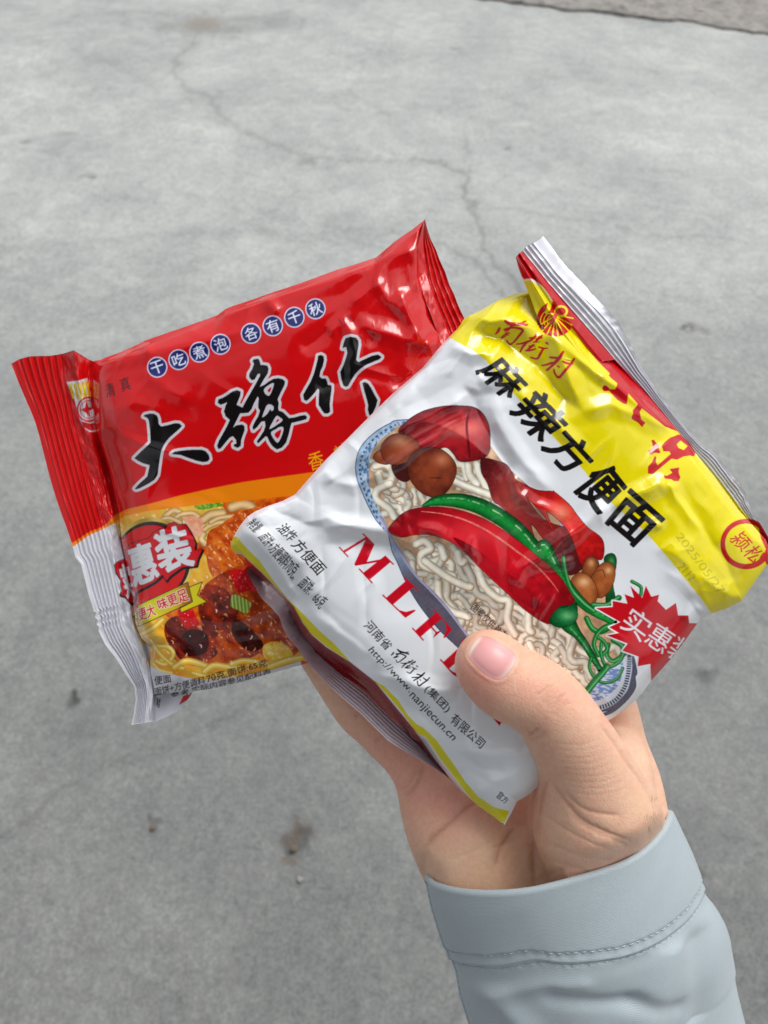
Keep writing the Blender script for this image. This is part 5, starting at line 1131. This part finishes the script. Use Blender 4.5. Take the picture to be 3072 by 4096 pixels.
n = len(me.vertices); V = np.empty(n * 3); me.vertices.foreach_get('co', V); V = V.reshape(-1, 3)
Nn = np.empty(n * 3); me.vertices.foreach_get('normal', Nn); Nn = Nn.reshape(-1, 3)
nf = len(me.polygons); Fq = np.empty(nf * 4, np.int32); me.loops.foreach_get('vertex_index', Fq); Fq = Fq.reshape(-1, 4)
bpy.data.objects.remove(tmp)
vx = (1536 + V[:, 0] / V[:, 2] * FPX - 1500) / .9476; vy = (2048 - V[:, 1] / V[:, 2] * FPX - 2400) / .9476   # zoom-8 px of every vertex
front = smoothstep(.05, -.35, Nn[:, 2])
def groove(pts, depth, wd, amt=1.0, pw=1.0):
    P = crom(pts, 8); P = P[:, :2]; best = np.full(n, 1e9); tb = np.zeros(n)
    m = (vx > P[:, 0].min() - wd * 3) & (vx < P[:, 0].max() + wd * 3) & (vy > P[:, 1].min() - wd * 3) & (vy < P[:, 1].max() + wd * 3)
    x = vx[m] + (vnoise(vx[m] / 14, vy[m] / 14, 3, 2) - .5) * 7; y = vy[m] + (vnoise(vx[m] / 14, vy[m] / 14, 4, 2) - .5) * 7; b = best[m]; tt = tb[m]
    for i in range(len(P) - 1):
        p, q = P[i], P[i + 1]; d = q - p; t = np.clip(((x - p[0]) * d[0] + (y - p[1]) * d[1]) / (d @ d + 1e-9), 0, 1); e = np.hypot(x - p[0] - t * d[0], y - p[1] - t * d[1]); k = e < b; b[k] = e[k]; tt[k] = (i + t[k]) / len(P)
    g = (.6 * np.exp(-(b / wd) ** 2) + .4 * np.exp(-(b / wd / 2.6) ** 2)) * np.clip(np.minimum(tt, 1 - tt) * 6, 0, 1)
    out = np.zeros(n); out[m] = g; out *= front
    V[:, :] -= Nn * (out * depth)[:, None]
    return out * amt
line = np.zeros(n)
for pts, dp, wd, am in [
    ([(735, 752), (705, 810), (686, 880), (676, 970), (670, 1060), (672, 1140), (682, 1225)], .0011, 10, 1.0),
    ([(735, 752), (800, 850), (870, 925), (960, 975), (1080, 1020)], .0007, 9, .8), ([(790, 800), (860, 870), (930, 900), (1040, 910)], .0004, 8, .5), ([(820, 905), (900, 965), (1000, 1010), (1080, 1050)], .0003, 8, .35),
    ([(206, 1055), (250, 1002), (330, 930), (385, 880), (440, 850)], .0009, 9, 1.0), ([(592, 960), (560, 1010), (530, 1060), (510, 1140)], .0006, 11, .7), ([(600, 1000), (540, 1040), (500, 1040)], .0003, 10, .4),
    ([(128, 832), (160, 800), (185, 760), (205, 700)], .0007, 9, .9), ([(110, 810), (150, 770), (180, 720)], .0004, 7, .5), ([(-5, 600), (25, 575), (50, 545)], .0005, 8, .7),
    ([(-90, 500), (-60, 470), (-35, 440)], .0005, 7, .7), ([(640, 572), (665, 566), (690, 545)], .0007, 9, .8), ([(655, 600), (690, 585), (720, 560)], .0004, 7, .4),
    ([(940, 520), (1000, 590), (1060, 680), (1120, 760), (1165, 830), (1195, 900)], .0006, 8, .5),
    ([(470, 900), (560, 930), (640, 960)], .0003, 12, .25), ([(300, 1100), (420, 1060), (520, 1000)], .0002, 10, .2), ([(680, 1200), (760, 1150), (860, 1130)], .0002, 10, .2),
    ([(700, 1010), (780, 1050), (900, 1090), (1000, 1100)], .00022, 8, .2), ([(700, 900), (790, 960), (880, 1010), (1000, 1060)], .00022, 7, .2), ([(690, 1080), (780, 1110), (900, 1150)], .0002, 8, .2)]:
    line = np.maximum(line, groove(pts, dp, wd, am))
# knuckle wrinkles over the thumb joint
rw = np.random.RandomState(4)
for k in range(11):
    c = -62 + 13 * k; a0 = rw.uniform(-30, -6)
    pts = [(738 + c * .62 + q * .60, 432 + c * .60 - q * .62 + 5 * math.sin(q * .05 + k)) for q in np.linspace(a0 - 22, 62 + rw.uniform(-14, 20), 6)]
    line = np.maximum(line, groove(pts, .00014 * rw.uniform(.6, 1.3), 4.2, .45))
for k in range(9):
    y0 = 590 + 26 * k; pts = [(720 + 12 * k, y0 + 10), (790 + 13 * k, y0 + 22 + rw.uniform(-6, 6)), (880 + 14 * k, y0 + 20), (960 + 14 * k, y0 - 12)]
    line = np.maximum(line, groove(pts, .00006, 5, .10))
# nail bed recess
nail_out = crom([(392, 232), (404, 196), (430, 164), (458, 152), (500, 166), (552, 196), (590, 226), (597, 248), (584, 282), (556, 318), (522, 338), (486, 328), (446, 300), (408, 262)], 6, True)
def inpoly(x, y, P):
    r = np.zeros(x.shape, bool)
    for i in range(len(P)):
        (x0, y0), (x1, y1) = P[i - 1], P[i]
        r ^= ((y0 > y) != (y1 > y)) & (x < (x1 - x0) * (y - y0) / (y1 - y0 + 1e-12) + x0)
    return r
m = (front > 0) & (vx > 360) & (vx < 640) & (vy > 120) & (vy < 380)
dist = np.full(n, 1e9)
for i in range(len(nail_out)):
    p, q = nail_out[i - 1], nail_out[i]; d = q - p
    t = np.clip(((vx[m] - p[0]) * d[0] + (vy[m] - p[1]) * d[1]) / (d @ d + 1e-9), 0, 1); e = np.hypot(vx[m] - p[0] - t * d[0], vy[m] - p[1] - t * d[1]); dist[m] = np.minimum(dist[m], e)
ins = np.zeros(n, bool); ins[m] = inpoly(vx[m], vy[m], nail_out)
V -= Nn * (np.where(ins, .0005 * smoothstep(0, 10, dist), 0) * front)[:, None]
V += Nn * (np.where(~ins & (front > 0), .00018 * np.exp(-((dist - 10) / 8) ** 2), 0))[:, None]
P = C2W(V)
# colour: fair skin, pinker at finger tips and around the joints, yellower on the palm heel
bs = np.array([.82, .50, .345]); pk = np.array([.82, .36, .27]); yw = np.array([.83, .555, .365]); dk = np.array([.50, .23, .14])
q = vnoise(vx / 90, vy / 90, 400, 3)
g = lambda cx, cy, rx, ry: np.exp(-(((vx - cx) / rx) ** 2 + ((vy - cy) / ry) ** 2))
wp = np.clip(.9 * g(440, 330, 150, 160) + .35 * g(740, 400, 130, 110) + .75 * g(100, 620, 220, 260) + .6 * g(300, 850, 180, 130) + .5 * g(560, 850, 160, 120) + .35 * g(900, 1100, 260, 130) * 0 + .5 * (q - .45), 0, 1)[:, None]
wy_ = np.clip(.8 * g(480, 1120, 300, 160) + .5 * g(1100, 900, 120, 300), 0, 1)[:, None]
col = bs * (1 - wp) + pk * wp; col = col * (1 - wy_ * (1 - wp)) + yw * wy_ * (1 - wp)
mott = (vnoise(vx / 11, vy / 11, 402, 3) - .5)[:, None] * np.array([.07, .10, .09]); col = col + mott
blo = (smoothstep(.5, .72, vnoise(vx / 34, vy / 34, 409, 3)) * .28)[:, None]; col = col * (1 - blo) + np.array([.80, .40, .30]) * blo
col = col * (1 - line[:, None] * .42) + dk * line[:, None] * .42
m, nt_, b = newmat('skin')
at = N(nt_, 'ShaderNodeAttribute'); at.attribute_name = 'print'; nt_.links.new(at.outputs['Color'], b.inputs['Base Color'])
b.inputs['Roughness'].default_value = .47; b.inputs['Specular IOR Level'].default_value = .42
b.inputs['Subsurface Weight'].default_value = .22; b.inputs['Subsurface Radius'].default_value = (1, .35, .2); b.inputs['Subsurface Scale'].default_value = .0035
tc = N(nt_, 'ShaderNodeTexCoord'); mp = N(nt_, 'ShaderNodeMapping'); mp.inputs['Scale'].default_value = (1, 1.6, 1)
v1 = N(nt_, 'ShaderNodeTexVoronoi'); v1.inputs['Scale'].default_value = 1100; n1 = N(nt_, 'ShaderNodeTexNoise'); n1.inputs['Scale'].default_value = 420; n1.inputs['Detail'].default_value = 5
wv = N(nt_, 'ShaderNodeTexWave'); wv.inputs['Scale'].default_value = 260; wv.inputs['Distortion'].default_value = 9; wv.inputs['Detail'].default_value = 3; wv.inputs['Detail Scale'].default_value = .6
ad = N(nt_, 'ShaderNodeMath', operation='ADD'); ad2 = N(nt_, 'ShaderNodeMath', operation='MULTIPLY_ADD'); ad2.inputs[1].default_value = .12
nt_.links.new(tc.outputs['Object'], mp.inputs['Vector'])
for t_ in (v1, n1, wv): nt_.links.new(mp.outputs['Vector'], t_.inputs['Vector'])
nt_.links.new(v1.outputs['Distance'], ad.inputs[0]); nt_.links.new(n1.outputs['Fac'], ad.inputs[1]); nt_.links.new(wv.outputs['Fac'], ad2.inputs[0]); nt_.links.new(ad.outputs[0], ad2.inputs[2])
bp = N(nt_, 'ShaderNodeBump'); bp.inputs['Strength'].default_value = .23; bp.inputs['Distance'].default_value = .00025; nt_.links.new(ad2.outputs[0], bp.inputs['Height']); nt_.links.new(bp.outputs['Normal'], b.inputs['Normal'])
person = mesh('person', P, Fq, m, col=col)
person['label'] = 'right hand of a person in a grey-blue sleeve, pinching two noodle packets under the thumb'; person['category'] = 'person'
bvh = BVHTree.FromPolygons(P.tolist(), Fq.tolist())
# thumbnail
cn = np.array([492, 244.]); NR, NA = 26, len(nail_out)
rows = []; cols_ = []
axis = np.array([.82, .57])     # root direction (towards the hand)
for i in range(NR):
    f = i / (NR - 1); pt = cn + (nail_out - cn) * f
    wpt = W(1500 + .9476 * pt[:, 0], 2400 + .9476 * pt[:, 1], 1.0); dirs = wpt - CAM; dirs /= np.linalg.norm(dirs, axis=1)[:, None]
    r = []
    for j in range(NA):
        h = bvh.ray_cast(Vector(CAM), Vector(dirs[j]))
        r.append(h[3] if h[0] is not None else .22)
    r = np.array(r); rows.append((pt, dirs, r))
    al = ((pt - cn) @ axis)
    c = np.tile(np.array([.78, .37, .36]), (NA, 1)); lun = smoothstep(62, 90, al)[:, None] * .7; c = c * (1 - lun) + np.array([.84, .60, .54]) * lun
    tip = smoothstep(-74, -92, al)[:, None]; c = c * (1 - tip) + np.array([.86, .72, .62]) * tip; ed_ = smoothstep(.90, 1.0, f) * .55; c = c * (1 - ed_) + np.array([.60, .28, .20]) * ed_; cols_.append(c)
NV = []
rim_r = rows[-1][2]
for i, (pt, dirs, r) in enumerate(rows):
    f = i / (NR - 1); lift = .00075 * (1 - f ** 6) + .00005
    NV.append(CAM + dirs * (r - lift)[:, None])
NV = np.array(NV); NV[0] = NV[0].mean(0)
for _ in range(5): NV[1:-1] = (NV[1:-1] * 2 + NV[2:] + NV[:-2] + np.roll(NV[1:-1], 1, 1) + np.roll(NV[1:-1], -1, 1)) / 6
F = []
for i in range(NR - 1):
    for j in range(NA): F.append([i * NA + j, (i + 1) * NA + j, (i + 1) * NA + (j + 1) % NA, i * NA + (j + 1) % NA])
m, nt_, b = newmat('nail'); at = N(nt_, 'ShaderNodeAttribute'); at.attribute_name = 'print'; nt_.links.new(at.outputs['Color'], b.inputs['Base Color'])
b.inputs['Roughness'].default_value = .42; b.inputs['Coat Weight'].default_value = .12; b.inputs['Subsurface Weight'].default_value = .1; b.inputs['Subsurface Scale'].default_value = .002
mesh('fingernail', NV.reshape(-1, 3), F, m, parent=person, col=np.array(cols_).reshape(-1, 3))
# a few dark hairs at the wrist and along the thumb edge
m, nt_, b = newmat('hair'); b.inputs['Base Color'].default_value = (.03, .02, .015, 1)
HVv, HF = [], []
def hair(x, y, a, L, bend):
    pts = []
    for t in np.linspace(0, 1, 6):
        xx = x + L * t * math.cos(a + bend * t); yy = y + L * t * math.sin(a + bend * t)
        wpt = W(1500 + .9476 * xx, 2400 + .9476 * yy, 1.0); d = wpt - CAM; d /= np.linalg.norm(d); h = bvh.ray_cast(Vector(CAM), Vector(d))
        if h[0] is None: return
        pts.append(CAM + d * (h[3] - .0001 - .0006 * t))
    pts = np.array(pts); k0 = len(HVv)
    for i, p in enumerate(pts):
        rr = .00004 * (1 - .7 * i / 5)
        for q in range(3): HVv.append(p + rr * (math.cos(q * 2.09) * RIGHT + math.sin(q * 2.09) * UP))
    for i in range(5):
        for q in range(3): HF.append([k0 + i * 3 + q, k0 + i * 3 + (q + 1) % 3, k0 + (i + 1) * 3 + (q + 1) % 3, k0 + (i + 1) * 3 + q])
for k in range(16): hair(rw.uniform(1130, 1196), rw.uniform(800, 985), rw.uniform(1.0, 2.0), rw.uniform(14, 40), rw.uniform(-.8, .8))
for k in range(0): hair(rw.uniform(900, 1030), rw.uniform(500, 620), rw.uniform(.3, 1.3), rw.uniform(14, 36), rw.uniform(-.8, .8))
mesh('wrist_hair', HVv, HF, m, parent=person)

# ================================================================== SLEEVE
m, nt_, b = newmat('fabric'); FAB = m
tc = N(nt_, 'ShaderNodeUVMap'); 
at = N(nt_, 'ShaderNodeAttribute'); at.attribute_name = 'uvw'
w1 = N(nt_, 'ShaderNodeTexWave'); w1.inputs['Scale'].default_value = 1.0; w1.bands_direction = 'X'
w2 = N(nt_, 'ShaderNodeTexWave'); w2.inputs['Scale'].default_value = 1.0; w2.bands_direction = 'Y'
mp = N(nt_, 'ShaderNodeMapping'); mp.inputs['Scale'].default_value = (620, 620, 620)
nt_.links.new(at.outputs['Vector'], mp.inputs['Vector']); nt_.links.new(mp.outputs['Vector'], w1.inputs['Vector']); nt_.links.new(mp.outputs['Vector'], w2.inputs['Vector'])
mu = N(nt_, 'ShaderNodeMath', operation='MULTIPLY'); nt_.links.new(w1.outputs['Fac'], mu.inputs[0]); nt_.links.new(w2.outputs['Fac'], mu.inputs[1])
rp = N(nt_, 'ShaderNodeValToRGB'); rp.color_ramp.elements[0].color = (.34, .41, .445, 1); rp.color_ramp.elements[1].color = (.46, .53, .565, 1)
nz = N(nt_, 'ShaderNodeTexNoise'); nz.inputs['Scale'].default_value = 1.6; nz.inputs['Detail'].default_value = 6; nz.inputs['Roughness'].default_value = .75
mpz = N(nt_, 'ShaderNodeMapping'); mpz.inputs['Scale'].default_value = (900, 220, 300); nt_.links.new(at.outputs['Vector'], mpz.inputs['Vector']); nt_.links.new(mpz.outputs['Vector'], nz.inputs['Vector'])
mz = N(nt_, 'ShaderNodeMath', operation='MULTIPLY_ADD'); mz.inputs[1].default_value = .9; nt_.links.new(nz.outputs['Fac'], mz.inputs[0]); nt_.links.new(mu.outputs[0], mz.inputs[2])
mz2 = N(nt_, 'ShaderNodeMath', operation='SUBTRACT'); mz2.inputs[1].default_value = .22; nt_.links.new(mz.outputs[0], mz2.inputs[0])
nt_.links.new(mz2.outputs[0], rp.inputs['Fac']); nt_.links.new(rp.outputs['Color'], b.inputs['Base Color'])
bp = N(nt_, 'ShaderNodeBump'); bp.inputs['Strength'].default_value = .35; bp.inputs['Distance'].default_value = .0002; nt_.links.new(mu.outputs[0], bp.inputs['Height']); nt_.links.new(bp.outputs['Normal'], b.inputs['Normal'])
b.inputs['Roughness'].default_value = .55; b.inputs['Sheen Weight'].default_value = .25
def uvmesh(name, P, F, parent):
    o = mesh(name, P.reshape(-1, 3), F, FAB, parent=parent); return o
# front outlines of the rings (zoom-8 px), left end -> right end
R0 = [(213, 1170), (222, 1190), (240, 1208), (270, 1222), (330, 1238), (400, 1248), (480, 1252), (560, 1250), (640, 1242), (700, 1232), (780, 1212), (860, 1190), (960, 1160), (1050, 1128), (1120, 1090), (1170, 1050), (1215, 1000), (1240, 960), (1256, 925), (1258, 900)]
R2 = [(292, 1452), (300, 1470), (330, 1486), (400, 1498), (480, 1502), (560, 1492), (640, 1478), (700, 1482), (760, 1490), (860, 1486), (1000, 1470), (1080, 1450), (1150, 1422), (1210, 1390), (1265, 1350), (1310, 1310), (1345, 1265), (1368, 1225), (1380, 1180)]
R3 = [(318, 1505), (325, 1522), (350, 1538), (420, 1550), (520, 1558), (600, 1548), (700, 1532), (780, 1540), (850, 1542), (960, 1528), (1050, 1510), (1130, 1484), (1200, 1450), (1262, 1410), (1310, 1370), (1350, 1325), (1378, 1280), (1396, 1240)]
R4 = [(350, 1620), (370, 1650), (430, 1680), (560, 1700), (700, 1690), (850, 1690), (1000, 1670), (1150, 1625), (1290, 1560), (1390, 1490), (1450, 1430), (1476, 1370)]
R5 = [(405, 1800), (440, 1850), (560, 1890), (760, 1900), (1000, 1880), (1200, 1830), (1380, 1740), (1480, 1650), (1524, 1560)]
R6 = [(450, 1990), (500, 2060), (640, 2100), (850, 2110), (1100, 2090), (1300, 2040), (1450, 1960), (1540, 1860), (1562, 1790)]
NR_ = 181
def ring(pts, dm, bf, bb, grow=0.0):
    P = resample(crom([p[:2] for p in pts], 8), NR_); t = np.linspace(0, 1, NR_)
    prof = np.clip(np.sin(np.pi * t), 0, 1) ** .5
    Xs, Ys = 1500 + .9476 * P[:, 0], 2400 + .9476 * P[:, 1]
    f = W(Xs, Ys, dm - bf * prof)
    L, R = f[0], f[-1]; C = (L + R) / 2
    tb = np.linspace(0, 1, NR_)[1:-1][::-1]
    chord = R[None] * tb[:, None] + L[None] * (1 - tb[:, None])
    up = C - f[NR_ // 2]; up = up - FWD * (up @ FWD)
    back = chord + FWD * (bb * np.sin(np.pi * tb) ** .75)[:, None] + up[None] * (.35 * np.sin(np.pi * tb))[:, None]
    return np.vstack([f, back])
KR = [ring(R0, .268, .0355, .021), ring(R2, .270, .036, .024), ring(R3, .271, .036, .025), ring(R4, .272, .035, .026), ring(R5, .274, .033, .028), ring(R6, .276, .030, .029), ring([(x + 330, y + 1250) for x, y in R6], .292, .032, .032), ring([(x + 760, y + 3000) for x, y in R6], .315, .036, .036)]
K = np.array(KR); M = K.shape[1]
# cuff band: rim roll + outer band + inner lining
def cat(keys, par, ts):
    keys = np.array(keys); out = []
    for t in ts:
        i = min(int(np.searchsorted(par, t, side='right') - 1), len(par) - 2); i = max(i, 0); f = (t - par[i]) / (par[i + 1] - par[i])
        p0, p1, p2, p3 = keys[max(i - 1, 0)], keys[i], keys[i + 1], keys[min(i + 2, len(keys) - 1)]
        out.append(.5 * (2 * p1 + (p2 - p0) * f + (2 * p0 - 5 * p1 + 4 * p2 - p3) * f ** 2 + (3 * p1 - p0 - 3 * p2 + p3) * f ** 3))
    return np.array(out)
S = cat(K, [0, 1, 1.22, 1.8, 2.5, 3.2, 4.4, 5.8], np.r_[np.linspace(0, 1, 70), np.linspace(1, 3.2, 151)[1:], np.linspace(3.2, 5.8, 60)[1:]])
cen = S.mean(1, keepdims=True)
def outward(S):
    du = np.roll(S, -1, 1) - np.roll(S, 1, 1); dv = np.gradient(S, axis=0); nn = np.cross(du, dv); nn /= np.linalg.norm(nn, axis=-1, keepdims=True) + 1e-12
    s = np.sign((nn * (S - S.mean(1, keepdims=True))).sum(-1, keepdims=True).mean()); return nn * s
Nn_ = outward(S)
tt = np.r_[np.linspace(0, 1, 70), np.linspace(1, 3.2, 151)[1:], np.linspace(3.2, 5.8, 60)[1:]][:, None]; uu = np.linspace(0, 2, M)[None, :]
gro = -.0003 * np.exp(-((tt - 1.0) / .04) ** 2) - .0003 * np.exp(-((tt - 1.22) / .025) ** 2) + .0004 * smoothstep(1.04, .95, tt) + .0004 * np.exp(-((tt - 1.11) / .07) ** 2)
puck = .0006 * np.sin(uu * 120 + 3 * np.sin(uu * 17)) * (np.exp(-((tt - 1.0) / .06) ** 2) + np.exp(-((tt - 1.22) / .07) ** 2))
fold = .0012 * (vnoise(uu * 3 + tt * 1.2, tt * 1.2 + uu, 500, 2) - .5) * smoothstep(0, .4, tt)
body_f = smoothstep(1.2, 1.6, tt) * (.003 * (vnoise(uu * 2.5 + tt * 1.2, tt * .9 - uu * 2, 501, 2) - .5))
def diag(u0, t0, u1, t1, amp, wd):
    dx, dy = (u1 - u0), (t1 - t0) * .35; L2 = dx * dx + dy * dy; X_ = uu - u0; Y_ = (tt - t0) * .35
    f = np.clip((X_ * dx + Y_ * dy) / L2, 0, 1); return amp * np.exp(-(np.hypot(X_ - f * dx, Y_ - f * dy) / wd) ** 2)
body_f = body_f + diag(.35, 1.75, .60, 2.0, -.0020, .04) + diag(.60, 2.0, .74, 2.3, -.0016, .04) + diag(.78, 1.5, .62, 2.4, .0022, .06) + diag(.15, 1.7, .3, 2.6, .0022, .05) + diag(.88, 1.6, .80, 2.7, -.0018, .05) + diag(.45, 1.55, .2, 1.62, .0010, .04)
S2 = S + Nn_ * (gro + puck * .2 + fold + body_f)[..., None]
nr = 12; rim = []
inw = -Nn_[0]; axis0 = (S[1] - S[0]); axis0 /= np.linalg.norm(axis0, axis=1, keepdims=True); r0 = .0013
for a in np.linspace(np.pi, 0, nr): rim.append(S2[0] + inw * (r0 + r0 * math.cos(a)) - axis0 * (r0 * 1.2 * math.sin(a)))
lin = [rim[-1] + axis0 * q + inw * .0003 for q in np.linspace(.001, .022, 14)]
end = np.repeat(S2[-1].mean(0)[None, None], M, 1)
full = np.concatenate([np.array(lin)[::-1], np.array(rim)[::-1], S2[1:], S2[-1:] * .999 + end * .001, end * .99 + S2[-1:] * .01])
def tubefaces(nr, m, flip):
    i = np.arange(nr - 1)[:, None] * m; j = np.arange(m)[None, :]; a = (i + j).ravel(); b_ = (i + (j + 1) % m).ravel()
    q = np.stack([a, b_, b_ + m, a + m], 1); return q[:, ::-1] if flip else q
def fabric(name, A, parent):
    o = mesh(name, A.reshape(-1, 3), tubefaces(A.shape[0], M, False), FAB, parent=parent)
    a = o.data.attributes.new('uvw', 'FLOAT_VECTOR', 'POINT')
    su = np.broadcast_to(np.linspace(0, .23, M)[None, :], A.shape[:2]); sv = np.r_[0, np.cumsum(np.linalg.norm(np.diff(A[:, M // 4], axis=0), axis=1))]; sv = np.broadcast_to(sv[:, None], A.shape[:2])
    a.data.foreach_set('vector', np.stack([su, sv, su * 0], -1).astype(np.float32).ravel()); return o
ncuff = len(lin) + nr + 69 + 8
sleeve = fabric('sleeve', full[ncuff - 1:], person); sleeve['label'] = 'grey-blue stretch fabric sleeve'
cuff = fabric('cuff', full[:ncuff], sleeve)
# stitches: two dotted rows below the cuff
mth, nt_, b = newmat('thread'); b.inputs['Base Color'].default_value = (.40, .475, .515, 1); b.inputs['Roughness'].default_value = .6
def stitches(tval, name):
    r = cat(K, [0, 1, 1.22, 1.8, 2.5, 3.2, 4.4, 5.8], [tval])[0]; k = int(np.argmin(np.abs(tt[:, 0] - tval))); r = S2[k]; nn = Nn_[k]
    L = np.r_[r, r[:1]]; s = np.r_[0, np.cumsum(np.linalg.norm(np.diff(L, axis=0), axis=1))]; step = .0027; VV, FF = [], []
    for q in np.arange(0, s[-1] - step, step):
        e = []
        for z in (q, q + step * .3, q + step * .62):
            e.append((np.array([np.interp(z, s, L[:, c]) for c in range(3)]), np.array([np.interp(z, s, np.r_[nn, nn[:1]][:, c]) for c in range(3)])))
        T = e[2][0] - e[0][0]; T /= np.linalg.norm(T) + 1e-12; Bn = np.cross(T, e[1][1]); k0 = len(VV)
        for (p, n_), rr, h in zip(e, (.00014, .00024, .00014), (.0000, .00032, .0000)):
            for a in range(6): VV.append(p + n_ * h + rr * (math.cos(a * 1.047) * n_ + math.sin(a * 1.047) * Bn))
        for i in range(2):
            for a in range(6): FF.append([k0 + i * 6 + a, k0 + i * 6 + (a + 1) % 6, k0 + (i + 1) * 6 + (a + 1) % 6, k0 + (i + 1) * 6 + a])
    return mesh(name, VV, FF, mth, parent=sleeve)
stitches(1.0, 'stitching'); stitches(1.22, 'stitching')
# side seam down the left of the sleeve
k0 = 3; L = S2[:, k0]; nn = Nn_[:, k0]; VV, FF = [], []
Tn = np.gradient(L, axis=0); Tn /= np.linalg.norm(Tn, axis=1, keepdims=True); Bn = np.cross(Tn, nn)
for i in range(len(L)):
    for a in range(8): VV.append(L[i] + (.0005 * math.cos(a * .785) * nn[i] + .0008 * math.sin(a * .785) * Bn[i]) * (1 + .25 * math.sin(i * .9)))
for i in range(len(L) - 1):
    for a in range(8): FF.append([i * 8 + a, i * 8 + (a + 1) % 8, (i + 1) * 8 + (a + 1) % 8, (i + 1) * 8 + a])
mesh('side_seam', VV, FF, mth, parent=sleeve)

# the glyph helper is not part of the scene
bpy.data.objects.remove(_fo)
